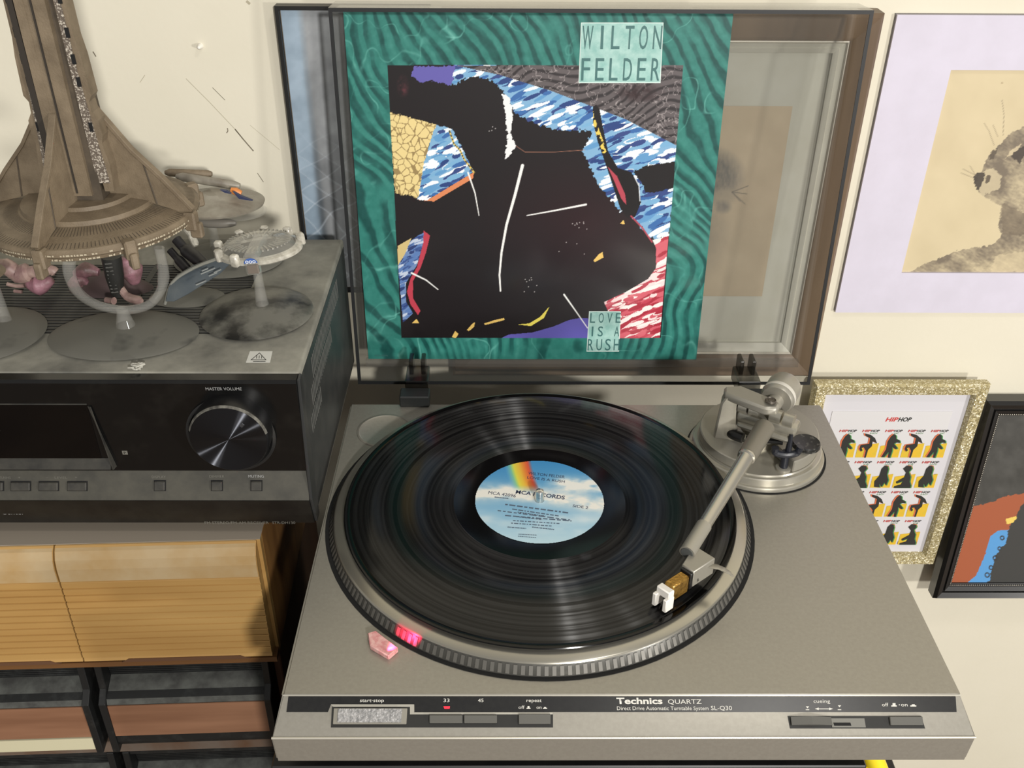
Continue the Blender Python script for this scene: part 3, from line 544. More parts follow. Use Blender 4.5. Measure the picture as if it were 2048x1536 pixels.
bm = B(); prism(bm, [(yk.x-.004, yk.y+.008, .0575), (yk.x-.006, yk.y-.002, .0575), (pt.x-.006, pt.y-.0095, .0575), (pt.x+.004, pt.y-.0095, .0575), (pt.x+.0085, pt.y-.002, .0575), (pt.x+.004, pt.y+.005, .0575), (yk.x+.010, yk.y+.0095, .0575)], (0, 0, .0078), 0.0018); obj('yoke_bar', bm, M_sat, T)
bm = B(); lathe(bm, [(0, .0668), (.0016, .0668), (.0020, .0664), (.0034, .0664), (.0040, .0672), (.0046, .0664), (.0046, .0655)], (pt.x, pt.y-.002, 0.0012), 28); obj('pivot_screw', bm, mat('screw_dark', (110, 104, 96), 0.35, 0.8), T)
cw0 = PV-ax*0.010; bm = B(); lathe(bm, [(0, 0), (.0065, 0), (.0065, .010), (.0125, .0105), (.0140, .013), (.0140, .030), (.0128, .034), (.006, .036), (0, .036)], cw0, 40, frame_to(PV, PV-ax)[0]); obj('counterweight', bm, M_sat, T)
bm = B(); lathe(bm, [(.0142, .014), (.0145, .016), (.0142, .018)], cw0, 40, frame_to(PV, PV-ax)[0]); obj('weight_scale', bm, mat('scale_white', (196, 192, 182), 0.4), T)
# arm rest and lift
rq = atZ(1566, 938, .0125); M_bl = mat('blue_black', (30, 32, 40), 0.35)
bm = B(); lathe(bm, [(0, .0125), (.0062, .0125), (.0062, .0145), (.005, .015), (0, .015)], (rq.x, rq.y, 0), 24); obj('rest_socket', bm, M_sat, T)
bm = B(); tube(bm, (rq.x, rq.y, .0145), (rq.x, rq.y+.001, .030), .0034, .0030, 16); sweep(bm, curve([(rq.x-.0095, rq.y, .034), (rq.x-.0085, rq.y, .029), (rq.x, rq.y, .0270), (rq.x+.0085, rq.y, .029), (rq.x+.0105, rq.y, .035)], 4), .0030, 10); sweep(bm, [(rq.x+.002, rq.y+.002, .030), (rq.x+.002, rq.y+.002, .046)], [.0026, .0016], 10); obj('arm_rest', bm, M_bl, T)
l0 = atZ(1492, 876, .030); l1 = atZ(1566, 884, .032); bm = B(); sweep(bm, [l0, l1], .0042, 12, 0.55); sweep(bm, curve([atZ(1456, 858, .026), atZ(1466, 868, .027), atZ(1486, 876, .027)], 4), .0045, 12); obj('lift_arm', bm, M_black, T)
# head shell and cartridge
hz = .0365; Hq = [atZ(x, y, hz) for x, y in ((1389, 1090), (1431, 1116), (1388, 1144), (1364, 1129))]
bm = B(); prism(bm, Hq, (0, 0, -.0145), 0.0006); hd = obj('headshell', bm, M_sat, T)
bm = B(); Cq = [Vector((p.x, p.y, 0)) for p in (Hq[3], Hq[2])]; d2 = (Vector((Hq[2].x, Hq[2].y, 0))-Vector((Hq[1].x, Hq[1].y, 0))).normalized(); w2 = (Cq[1]-Cq[0])
def hp(a, b, z): return Vector((Cq[0].x, Cq[0].y, 0))+d2*a+w2*b+Vector((0, 0, z))
def hpr(bm, a0, a1, b0, b1, z0, z1, bev=0.0004): prism(bm, [hp(a0, b0, z0), hp(a0, b1, z0), hp(a1, b1, z0), hp(a1, b0, z0)], (0, 0, z1-z0), bev)
hpr(bm, -0.001, 0.0022, 0.06, 0.97, .021, .0350); obj('mounting_plate', bm, M_black, hd)
M_gold = mat('amber_gold', (178, 138, 66), 0.22, 0.75, c2=(128, 94, 40), scale=350, thr=(0.4, 0.7), bump=0.2, bscale=600)
bm = B(); hpr(bm, .0020, .0190, .10, .92, .0185, .0335, .0014); obj('cartridge', bm, M_gold, hd)
bm = B(); hpr(bm, .0185, .0240, -.04, 1.06, .0245, .0315, .0008); hpr(bm, .0185, .0265, -.10, .22, .0150, .0260, .0006); hpr(bm, .0185, .0265, .78, 1.10, .0150, .0260, .0006); sg = obj('stylus_guard', bm, mat('white_plastic', (226, 222, 214), 0.4), hd)
bm = B(); tube(bm, hp(.021, .5, .0205), hp(.0255, .5, .0145), .0005, .0002, 8); obj('stylus', bm, M_black, sg)
f0 = atZ(1415, 1130, .031); f1 = atZ(1438, 1135, .031); f2 = atZ(1456, 1144, .0305); f3 = atZ(1466, 1153, .0300)
bm = B(); sweep(bm, curve([f0, f1, f2, f3], 6), [.0040]*6+[.0034]*4+[.0026]*4+[.0016]*4+[.0010], 10, 0.22); obj('finger_lift', bm, M_sat, hd)
text('lettering', 'R', M_black, hd, (Hq[2]*0.78+Hq[1]*0.22)+Vector((0, 0, -.0120)), (Hq[2]*0.70+Hq[1]*0.30)+Vector((0, 0, -.0120)), (0, 0, 1), .0028, Vector((0.55, -0.83, 0)), 0, 0.0004)

# --- smoked lid, open
LB = Vector((0.0012, 0.3682, -0.0045)); tilt = math.atan2(0.0238, 0.3355); LH, LD, LW, LT = 0.3370, 0.0395, 0.2150, 0.0030
LM = Matrix.Translation(LB) @ Matrix.Rotation(-tilt, 4, 'X')
M_lid = clear('smoked_acrylic', (0.85, 0.85, 0.845), 0.16, 1.30, 0.9, 0.05)
bm = B(); V8 = []
for w, zb, zt_, yb_ in ((LW, 0, LH, LD), (LW-LT, LT, LH-LT, LD-LT)):
    for y in (0.0008, yb_):
        for x, z in ((-w, zb), (w, zb), (w, zt_), (-w, zt_)): V8.append(bm.verts.new(LM@Vector((x, y, z))))
bm.faces.new([V8[i] for i in (4, 5, 6, 7)][::-1]); bm.faces.new([V8[i] for i in (12, 13, 14, 15)])
for i in range(4):
    j = (i+1) % 4; bm.faces.new((V8[i], V8[j], V8[4+j], V8[4+i])); bm.faces.new((V8[8+i], V8[12+i], V8[12+j], V8[8+j]))
bmesh.ops.recalc_face_normals(bm, faces=bm.faces); lid = obj('dust_cover', bm, M_lid, T, smooth=0, label='smoked clear acrylic dust cover standing open')
bm = B(); a_ = [LM@Vector((x, 0, z)) for x, z in ((-LW, 0), (LW, 0), (LW, LH), (-LW, LH))]; i_ = [LM@Vector((x, 0, z)) for x, z in ((-LW+LT, LT), (LW-LT, LT), (LW-LT, LH-LT), (-LW+LT, LH-LT))]
ey = (LM.to_3x3()@Vector((0, 1, 0)))*0.0008
va = [bm.verts.new(p) for p in a_]; vi = [bm.verts.new(p) for p in i_]; vb = [bm.verts.new(p+ey) for p in a_]; vj = [bm.verts.new(p+ey) for p in i_]
for i in range(4):
    j = (i+1) % 4; bm.faces.new((va[i], va[j], vi[j], vi[i])); bm.faces.new((vb[j], vb[i], vj[i], vj[j])); bm.faces.new((va[j], va[i], vb[i], vb[j])); bm.faces.new((vi[i], vi[j], vj[j], vj[i]))
obj('cover_rim', bm, mat('rim_dark', (14, 16, 18), 0.5), lid, smooth=0)
bm = B(); box(bm, -LW+LT+.001, LW-LT-.001, LD-LT-.0065, LD-LT-.0002, LT+.0002, LT+.0070, 0, 1, LM); obj('inner_rib', bm, M_lid, lid, smooth=0)
M_hin = clear('hinge_smoke', (0.45, 0.45, 0.44), 0.2, 1.4, 0.9)
for x0 in (-0.1553, 0.1497):
    bm = B(); box(bm, x0-.0145, x0+.0125, .322, .338, .0002, .0115, .001); h_ = obj('hinge', bm, mat('hinge_black', (34, 36, 36), 0.4), T)
    bm = B(); box(bm, x0-.0105, x0+.0105, .338, .3665, .004, .018, .001); obj('hinge_block', bm, M_hin, h_)
    bm = B(); box(bm, x0-.0075, x0-.0035, .352, .3675, .016, .031, .0008); obj('hinge_prong', bm, M_hin, h_)
    bm = B(); box(bm, x0+.0035, x0+.0075, .352, .3675, .016, .031, .0008); obj('hinge_prong', bm, M_hin, h_)

# ================================================================== record
rz = 0.0135
rec = thing('vinyl_record', 'black vinyl record with a blue sky label on the turntable platter', 'record', (RX, RY, 0.0119))
M_vin = spun('vinyl_grooves', (3, 3, 4), 0.14, 0.030, 0.41, 0.78, ring=300); M_vin.node_tree.nodes['Principled BSDF'].inputs['Specular IOR Level'].default_value = 0.28
M_vs = mat('vinyl_smooth', (5, 5, 5), 0.12, spec=0.35)
bm = B(); lathe(bm, [(.0665, .00135), (.0668, .0015), (.1455, .0015), (.1458, .0014)], seg=160); g_ = obj('grooves', bm, M_vin, rec, loc=(RX, RY, 0.0119)); g_.location = (0, 0, 0)
bm = B(); lathe(bm, [(.0036, .0001), (.1480, .0001), (.1498, .0004), (.1505, .0010), (.1500, .0017), (.1485, .0018), (.1455, .0013)], (RX, RY, 0.0119), 160); lathe(bm, [(.0668, .00135), (.052, .0014), (.050, .0013), (.0036, .0013)], (RX, RY, 0.0119), 96); obj('disc', bm, M_vs, rec)
def label_art(X, Y, u, v):
    n = fbm(X/22, Y/9, 13, 5); n2 = fbm(X/60, Y/22, 14, 4)
    t = np.clip((Y-921)/166, 0, 1)[..., None]; C = np.array((58, 138, 196.))*(1-t)+np.array((182, 212, 226.))*t
    C = C+np.clip((t-0.5), 0, 1)*np.array((14, 10, 4))
    band = np.exp(-((Y-(987+0.06*(X-943)-6*np.sin((X-943)/55)))/15)**2); C = paint(C, np.clip(band*1.7*n+band*0.25, 0, 1), (238, 236, 228))
    b2 = np.exp(-((Y-970)/14)**2)*np.clip((X-1085)/40, 0, 1); C = paint(C, np.clip(b2*2.2*n, 0, 1), (236, 236, 230))
    b3 = np.exp(-((Y-1040)/12)**2); C = paint(C, np.clip(b3*1.8*(n2-0.3), 0, 1), (230, 236, 236), 0.8)
    C = paint(C, np.clip((fbm(X/40, Y/14, 77)-0.52)*2, 0, 1)*np.clip((Y-1010)/30, 0, 1), (214, 228, 234), 0.6)
    s = (X-(1006+0.20*(Y-921)+0.0020*(Y-921)**2))/56; k = np.clip((984-Y)/14, 0, 1)*np.clip(s*4, 0, 1)*np.clip((1.0-s)*7, 0, 1)
    ramp = np.stack([np.interp(s, [0, .22, .34, .52, .7, .85, 1], q) for q in ((120, 140, 232, 240, 236, 226, 200), (190, 205, 220, 190, 130, 84, 70), (212, 150, 70, 56, 44, 52, 60))], -1)
    C = C*(1-k[..., None]*0.95)+ramp*k[..., None]*0.95
    return C
lab = printed('label', (RX-.0502, RY-.0502, rz+.0001), (.1004, 0, 0), (0, .1004, 0), 240, 240, label_art, mat('label_paper', (200, 200, 200), 0.45, attr='ink'), rec, keep=lambda u, v: (np.hypot(u-.5, v-.5) < .4995) & (np.hypot(u-.5, v-.5) > .034))
M_ltx = mat('label_ink', (40, 52, 84), 0.6); M_ltg = mat('label_ink_pale', (84, 100, 120), 0.6)
def ltx(s, p0, p1, px, mt=M_ltx, bold=0.0):
    a = atZ(*p0, rz+.0001); b = atZ(*p1, rz+.0001); d = (b-a).normalized(); up = Vector((-d.y, d.x, 0)); h = (atZ(p0[0], p0[1]-px, rz)-atZ(*p0, rz)).length
    text('lettering', s, mt, lab, a, b, up, h, (0, 0, 1), bold, 0.00012)
ltx('MCA RECORDS', (1031, 987), (1129, 999), 7, bold=0.02); ltx('MCA 42096', (976, 988), (1031, 995), 6)
ltx('SIDE 2', (1145, 1014), (1176, 1018), 5); ltx('WILTON FELDER', (1056, 949), (1129, 957), 5.5); ltx('LOVE IS A RUSH', (1054, 957), (1129, 966), 5)
def lbars(a, b, px, seed):
    """a line of print too small to read: word-length strokes along the line"""
    g = random.Random(seed); bm = B(); x = 0.0; A3, B3 = atZ(*a, rz+.0002), atZ(*b, rz+.0002); d = B3-A3; h = (atZ(a[0], a[1]-px, rz)-atZ(*a, rz)); h = Vector((-d.y, d.x, 0)).normalized()*h.length
    while x < 1:
        w = min(g.uniform(0.03, 0.11), 1-x); p, q = A3+d*x, A3+d*(x+w); bm.faces.new([bm.verts.new(v) for v in (p, q, q+h, p+h)]); x += w+0.025
    obj('fine_print', bm, M_ltg, lab, smooth=0)
for i, (a, b, h) in enumerate((((989, 995), (1017, 998), 2), ((1010, 1010), (1136, 1027), 2.6), ((1024, 1019), (1118, 1033), 2), ((1035, 1025), (1090, 1033), 1.8), ((995, 1022), (1140, 1041), 2), ((1032, 1034), (1084, 1040), 1.8), ((1010, 1032), (1143, 1043), 2.2),
                   ((1026, 1042), (1120, 1048), 1.8), ((1022, 1047), (1104, 1053), 1.8), ((1015, 1055), (1052, 1058), 2), ((1064, 1055), (1108, 1060), 2), ((1037, 1069), (1074, 1071), 1.4), ((1036, 1073), (1072, 1076), 1.4))):
    lbars(a, b, h, i)

# ================================================================== album sleeve
AT = Matrix.Rotation(-tilt, 3, 'X'); ez = AT@Vector((0, 0, 1)); ny = AT@Vector((0, -1, 0))
A0 = LB+AT@Vector((0, LD-LT-0.0042, LT)) ; A0 = Vector((-0.2072, A0.y+0.0006, A0.z+0.0074)); AS = 0.3195
alb = thing('album_sleeve', 'teal record sleeve with a black figure picture propped inside the open lid', 'record sleeve', (A0.x+AS/2, A0.y, A0.z))
bm = B(); vs = [A0, A0+Vector((AS, 0, 0)), A0+Vector((AS, 0, 0))+ez*AS, A0+ez*AS]; prism(bm, vs, -ny*0.0034, 0.0); obj('sleeve_card', bm, mat('sleeve_card', (40, 110, 100), 0.5), alb, smooth=0)
IN = [(775, 130), (1366, 131), (1322, 676), (803, 676)]
def album_art(X, Y, u, v):
    w1 = 26*(fbm(X/70, Y/70, 1)-0.5); w2 = 26*(fbm(X/70, Y/70, 2)-0.5); fx = 5*(fbm(X/4, Y/4, 6)-0.5); fy = 7*(fbm(X/4, Y/4, 7)-0.5)
    # rippled water border
    g1 = fbm(X/170, Y/170, 33, 2)-0.5; ph = (0.86*(X+w1*0.9)-0.46*(Y+w2*0.9)*(0.5+0.9*fbm(X/260, Y/260, 35, 2)))/25.0+2.6*g1
    s = np.sin(ph*2*np.pi); n = fbm(X/9, Y/9, 11)
    s2 = np.sin(ph*2*np.pi*1.9+4*fbm(X/60, Y/60, 37)); th_ = fbm(X/55, Y/55, 50)
    C = np.array((48, 120, 110.))[None, None]*np.ones(X.shape+(1,)); k = np.clip(0.30+0.9*s+0.35*s2, 0, 1)*np.clip(3.2*th_-0.65, 0, 1); C = paint(C, k, (22, 74, 70), 0.95)
    C = paint(C, np.clip(-0.4-s, 0, 1)*np.clip(2.4*fbm(X/45, Y/70, 52)-0.9, 0, 1), (82, 154, 142), 0.7); C = C+(n[..., None]-0.5)*20
    for sd, sc in ((60, 95), (64, 130)):
        r1 = np.abs(fbm((X+w1)/sc, (Y+w2)/sc*0.9, sd, 3)-0.5); C = paint(C, np.clip(1-r1/0.012, 0, 1)*np.clip(fbm(X/40, Y/40, 70)*2.4-0.7, 0, 1), (128, 196, 182), 0.6)
    inn = inpoly(X, Y, IN)
    D = np.zeros(X.shape+(3,))+np.array((26, 21, 23.))
    D = D+np.clip(1-np.hypot((X-1170)/230, (Y-440)/150), 0, 1)[..., None]*np.array((16, 2, 4))
    def dashes(mask, base, pal, ang, seed, num, ln=11, wd=3.0):
        nonlocal D
        g = np.random.default_rng(seed); D = paint(D, mask*1.0, base); idx = np.nonzero(mask); xs = X[idx]; ys = Y[idx]
        if len(xs) == 0: return
        cols = D[idx]; ca, sa = math.cos(ang), math.sin(ang)
        for _ in range(num):
            j = g.integers(len(xs)); a = ang+g.normal()*0.12; ca, sa = math.cos(a), math.sin(a); dx = xs-xs[j]; dy = ys-ys[j]
            l_ = ln*g.uniform(0.5, 1.5); w_ = wd*g.uniform(0.6, 1.3); q = ((dx*ca+dy*sa)/l_)**2+((-dx*sa+dy*ca)/w_)**2; cols[q < 1] = pal[g.integers(len(pal))]
        D[idx] = cols
    BL = [(42, 66, 122), (58, 104, 164), (226, 234, 240), (120, 170, 206), (54, 72, 128), (240, 242, 244), (96, 150, 196)]; RD = [(176, 52, 70), (206, 92, 106), (244, 232, 228), (190, 66, 84), (240, 214, 212), (168, 44, 62)]
    gx, gy = X+fx, Y+fy
    D = paint(D, inpoly(gx, gy, [(822, 150), (828, 133), (918, 132), (902, 170), (880, 166), (862, 160), (840, 166)])*1.0, (98, 92, 166))
    D = paint(D, np.clip(1-np.hypot((X-806)/14, (Y-172)/26), 0, 1)*np.clip(n*1.8-0.4, 0, 1), (150, 70, 80), 0.8)
    gr = inpoly(X, Y, [(912, 131), (1368, 130), (1357, 293), (1250, 238), (1100, 181), (1000, 150)]); gp = np.sin((Y+0.35*X+22*np.sin(X/40)+w1)/2.6)
    D = paint(D, gr*1.0, (94, 87, 88)); D = paint(D, gr*np.clip(gp*1.2, 0, 1), (36, 32, 34), 0.8)
    for sd in (80, 81): D = paint(D, gr*np.clip(1-np.abs(fbm(X/22, Y/22, sd, 3)-0.5)/0.018, 0, 1), (196, 186, 184), 0.7)
    D = paint(D, gr*np.clip(1.3-np.hypot((X-1280)/42, (Y-186)/17), 0, 1)*np.clip(n*2-0.2, 0, 1), (44, 28, 30), 0.9)
    g2 = 9*(fbm(X/5, Y/5, 61)-0.5); g3 = 15*(fbm(X/5, Y/6, 62)-0.5)
    dashes(~gr & inpoly(X+g2, Y+g3, [(903, 170), (914, 120), (935, 118), (1000, 132), (1100, 165), (1250, 222), (1362, 278), (1337, 476), (1302, 478), (1264, 432), (1240, 420), (1216, 396), (1188, 352), (1166, 300), (1186, 262), (1112, 260), (1062, 244), (1030, 226), (1008, 186), (985, 160), (955, 152), (925, 160)]), (128, 172, 206), BL, -0.35, 3, 330, 16, 4.2)
    dashes(inpoly(X+g2*0.5, Y+g3*0.5, [(870, 250), (905, 258), (947, 344), (852, 402), (833, 398), (845, 330)]), (128, 172, 206), BL, -0.4, 4, 90, 15, 4.2)
    peb = inpoly(gx, gy, [(779, 224), (800, 230), (872, 250), (858, 290), (846, 335), (836, 396), (812, 390), (790, 388)]); D = paint(D, peb*1.0, (226, 204, 142))
    g = np.random.default_rng(12); pts = np.stack([g.uniform(770, 880, 150), g.uniform(215, 400, 150)], 1); pi_ = np.nonzero(peb)
    if len(pi_[0]):
        dd = np.sort(np.hypot(X[pi_][:, None]-pts[None, :, 0], Y[pi_][:, None]-pts[None, :, 1]), 1); D[pi_] = np.where(((dd[:, 1]-dd[:, 0]) < 1.3)[:, None], np.array((150, 128, 84.)), D[pi_])
    D = paint(D, inpoly(X, Y, [(836, 400), (852, 402), (948, 344), (946, 357), (900, 384), (868, 403)])*1.0, (214, 132, 88))
    d, tt = nearline(X, Y, [(899, 262), (908, 288), (920, 300), (928, 318), (948, 345)]); D = paint(D, np.clip(2.2-d, 0, 1), (222, 190, 90)); D = paint(D, np.clip(1.6-d, 0, 1)*((tt*14 % 1) < 0.5), (24, 22, 26))
    dashes(inpoly(X, Y, [(836, 471), (847, 466), (847, 484), (834, 530), (812, 566), (812, 603), (826, 627), (806, 645), (796, 530), (821, 482)]), (110, 136, 180), [(44, 60, 110), (90, 122, 176), (190, 200, 218), (60, 84, 140)], -0.5, 5, 70, 10, 2.8)
    D = paint(D, inpoly(X, Y, [(795, 492), (823, 476), (810, 508), (796, 531)])*1.0, (206, 184, 126))
    D = paint(D, inpoly(X, Y, [(847, 461), (860, 471), (852, 505), (841, 536), (826, 562), (826, 596), (841, 622), (836, 630), (821, 609), (814, 583), (821, 557), (834, 534), (847, 484)])*1.0, (184, 62, 78))
    D = paint(D, inpoly(X, Y, [(1001, 677), (1018, 669), (1065, 665), (1107, 653), (1138, 640), (1159, 636), (1240, 640), (1245, 677)])*1.0, (92, 86, 164))
    dashes(inpoly(X, Y, [(1337, 472), (1320, 677), (1240, 677), (1208, 604), (1250, 585), (1296, 558), (1312, 536), (1312, 496), (1305, 480)]), (206, 98, 110), RD, -0.38, 6, 190, 16, 3.8)
    D = paint(D, inpoly(X, Y, [(1186, 214), (1192, 209), (1199, 218), (1207, 260), (1216, 302), (1236, 336), (1262, 344), (1277, 366), (1282, 405), (1270, 434), (1254, 436), (1240, 416), (1228, 378), (1210, 325), (1195, 282), (1186, 244)])*1.0, (22, 18, 20))
    D = paint(D, inpoly(gx, gy, [(1266, 344), (1290, 332), (1352, 322), (1349, 374), (1316, 384), (1290, 386), (1284, 366)])*1.0, (24, 20, 22))
    D = paint(D, inpoly(X, Y, [(1215, 333), (1234, 352), (1250, 388), (1253, 410), (1243, 398), (1230, 366)])*1.0, (178, 70, 84))
    D = paint(D, inpoly(X, Y, [(1186, 222), (1190, 238), (1206, 280), (1213, 304), (1206, 308), (1196, 280), (1187, 250)])*((fbm(X/7, Y/7, 90) > 0.44)*1.0), (228, 200, 92))
    d, tt = nearline(X, Y, [(1262, 432), (1285, 456), (1304, 484)]); D = paint(D, np.clip(2.0-d, 0, 1), (178, 70, 84))
    d, tt = nearline(X, Y, [(1268, 352), (1278, 372), (1280, 402)]); D = paint(D, np.clip(1.4-d, 0, 1), (224, 228, 232))
    D = paint(D, inpoly(X+fx*1.6, gy, [(1003, 187), (1014, 192), (1022, 204), (1026, 229), (1020, 264), (1031, 293), (1020, 312), (1009, 319), (1015, 278), (1010, 217)])*1.0, (232, 232, 232))
    d, tt = nearline(X, Y, [(1032, 292), (1050, 304), (1110, 304), (1170, 300)]); D = paint(D, np.clip(1.0-d, 0, 1), (206, 140, 112), 0.8)
    for p, w in (([(1045, 331), (1030, 390), (1013, 450), (1003, 505), (999, 550), (1001, 582)], 2.4), ([(936, 345), (950, 386), (958, 431)], 1.2), ([(1054, 431), (1110, 421), (1172, 409)], 1.7), ([(823, 546), (852, 560), (876, 579)], 1.3), ([(1128, 589), (1150, 620), (1175, 656)], 1.2)):
        d, tt = nearline(X, Y, p); wd_ = w*(1.25-0.7*tt) if p[0][0] != 1054 else w*(0.5+0.6*tt); D = paint(D, np.clip(wd_+0.7-d, 0, 1), (236, 236, 232))
    D = paint(D, inpoly(X, Y, [(1035, 649), (1058, 647), (1080, 634), (1099, 613), (1088, 636), (1062, 652)])*1.0, (232, 216, 96))
    for p in ([(1187, 521), (1198, 508), (1205, 504), (1207, 515), (1190, 524)], [(1240, 447), (1247, 440), (1250, 449)], [(904, 674), (910, 662), (917, 668), (911, 677)], [(968, 647), (990, 640), (1008, 636), (1009, 640), (990, 645), (970, 650)], [(934, 660), (944, 648), (950, 644), (948, 654), (938, 662)], [(824, 646), (833, 638), (838, 646)]):
        D = paint(D, inpoly(X, Y, p)*1.0, (226, 190, 106))
    sp_ = np.random.default_rng(5)
    for cx, cy, nn, sd_ in ((1060, 570, 9, 12), (1168, 450, 9, 14), (1150, 500, 4, 16), (985, 262, 4, 6)):
        for _ in range(nn):
            x, y = cx+sp_.normal()*sd_, cy+sp_.normal()*sd_*0.7; D = paint(D, np.clip(1.5-np.hypot(X-x, Y-y), 0, 1), (214, 210, 206), 0.9)
    return np.where(inn[..., None], D, C)
M_cov = mat('sleeve_print', (128, 128, 128), 0.32, attr='ink', coat=0.25)
cov = printed('cover_print', A0+ny*0.0002, (AS, 0, 0), ez*AS, 620, 620, album_art, M_cov, alb)
def al(x, y, h=0.0005): return onplane(x, y, A0, ny)+ny*h
M_tagc = mat('tag_print', (172, 208, 200), 0.32, c2=(140, 186, 178), scale=120, coat=0.25); M_tagt = mat('tag_letters', (64, 108, 106), 0.4); M_tage = mat('tag_edge', (212, 226, 220), 0.4)
for q in ([(1162, 45), (1327, 45), (1321, 166), (1157, 166)], [(1178, 622), (1242, 622), (1238, 703), (1173, 703)]):
    bm = B(); bm.faces.new([bm.verts.new(al(x, y, .0003)) for x, y in q]); cx = sum(p[0] for p in q)/4; cy = sum(p[1] for p in q)/4; obj('title_border', bm, M_tage, cov, smooth=0)
    bm = B(); bm.faces.new([bm.verts.new(al(x+(1.5 if x < cx else -1.5), y+(1.5 if y < cy else -1.5), .0004)) for x, y in q]); obj('title_panel', bm, M_tagc, cov, smooth=0)
def letters(s, xa, xb, yb, ht, wch, slant=0.0):
    n = len(s)
    for i, ch in enumerate(s):
        if ch == ' ': continue
        x = xa+(xb-xa-wch)*i/(n-1)+(wch*0.4 if ch == 'I' else -wch*0.12 if ch == 'W' else 0); w = wch*(0.3 if ch == 'I' else 1.25 if ch in 'W' else 1)
        a, b = al(x, yb), al(x+w, yb); text('letter', ch, M_tagt, cov, a, b, ez, (al(x, yb-ht)-al(x, yb)).length, ny, 0.0, 0.0002)
letters('WILTON', 1166, 1322, 98, 48, 17); letters('FELDER', 1162, 1318, 161, 46, 17)
letters('LOVE', 1180, 1241, 645, 20, 10); letters('IS A', 1179, 1238, 672, 20, 10); letters('RUSH', 1175, 1238, 700, 23, 11)
text('lettering', 'MCA-42096', M_tagt, cov, al(750, 712), al(776, 712), ez, .0018, ny, 0, .0002)

# ================================================================== receiver and the stack on the left
XR, YF, ZB, ZT = -0.2205, 0.163, 0.0012, 0.131
rcv = thing('stereo_receiver', 'dusty black stereo receiver with a large volume knob, left of the turntable', 'receiver', (XR-0.215, 0.28, -0.0118))
M_case = mat('dusty_case', (90, 89, 83), 0.6, c2=(142, 140, 129), scale=15, thr=(0.36, 0.62), bump=0.06, bscale=900, detail=8)
M_side = mat('case_side', (44, 46, 46), 0.4, c2=(62, 62, 60), scale=40, thr=(0.4, 0.75)); M_face = mat('face_black', (13, 13, 13), 0.22, c2=(26, 25, 23), scale=55, thr=(0.5, 0.85), detail=8)
M_band = mat('dusty_band', (74, 72, 64), 0.5, c2=(58, 57, 52), scale=60, thr=(0.35, 0.7))
bm = B(); box(bm, XR-.430, XR, YF+.010, .400, ZB, ZT, .0022, 3); case = obj('case', bm, M_case, rcv)
bm = B(); box(bm, XR-.0004, XR+.0003, YF+.014, .396, ZB+.004, ZT-.006); obj('side_panel', bm, M_side, case, smooth=0)
bm = B()
for row, (za, zb) in enumerate(((.118, .100), (.098, .083), (.080, .066))):
    for k in range(26):
        y = .215+k*.0052-row*.012
        if row == 1 and k > 18 or row == 2 and k > 8: continue
        prism(bm, [(XR+.0002, y, zb), (XR+.0002, y+.0016, zb), (XR+.0002, y+.0016, za), (XR+.0002, y, za)], (.0003, 0, 0))
obj('side_vents', bm, mat('vent_grey', (92, 92, 88), 0.6), case, smooth=0, kind='stuff')
# lid vents: a dark well and raised slats
vx0, vx1, vy0, vy1 = XR-.31, XR-.062, .228, .345
bm = B(); box(bm, vx0, vx1, vy0, vy1, ZT-.0006, ZT+.0002); obj('vent_well', bm, M_dark, case, smooth=0)
bm = B(); box(bm, vx0, vx1, -.00125, .00125, 0, .0009, .0002); slat_me = None; n = int((vy1-vy0)/.0046)
o = obj('slat', bm, mat('slat_dusty', (72, 71, 66), 0.6, c2=(52, 52, 49), scale=40), case, smooth=0, world=False); slat_me = o.data; br = ROOT[rcv.name]
o.location = Vector((0, vy0+.0028, ZT))-br
for k in range(1, n): c = link('slat', slat_me, case); c.location = Vector((0, vy0+.0028+k*.0046, ZT))-br
bm = B(); box(bm, vx0+.158, vx0+.163, vy0, vy1, ZT, ZT+.0011); obj('vent_bar', bm, MATS['slat_dusty'], case, smooth=0)
# front: upper face, slanting key band, lower face
def xz(name, prof, mt, x0=XR-.428, x1=XR-.0006, bev=0.0, parent=None):
    bm = B(); prism(bm, [(x0, y, z) for y, z in prof], (x1-x0, 0, 0), bev); return obj(name, bm, mt, parent or rcv, smooth=0)
face = xz('front_panel', [(YF+.0105, ZT-.001), (YF+.002, ZT-.001), (YF, ZT-.003), (YF, .0515), (YF+.0105, .0515)], M_face)
band = xz('key_band', [(YF+.0105, .0515), (YF, .0512), (YF-.0075, .0290), (YF+.0105, .0290)], M_band)
lowf = xz('lower_panel', [(YF+.0105, .0290), (YF-.0078, .0288), (YF-.0005, .0012), (YF+.0105, .0012)], mat('lower_black', (17, 16, 15), 0.35, c2=(28, 27, 24), scale=50))
bm = B(); p = [(YF+.011, ZT-.001), (YF+.0035, ZT-.002), (YF-.0065, .029), (YF+.001, .0015), (YF+.011, .0015)]; prism(bm, [(XR-.0006, y, z) for y, z in p], (.0022, 0, 0), .0004); obj('end_trim', bm, mat('trim_grey', (56, 57, 57), 0.3, 0.3), rcv, smooth=0)
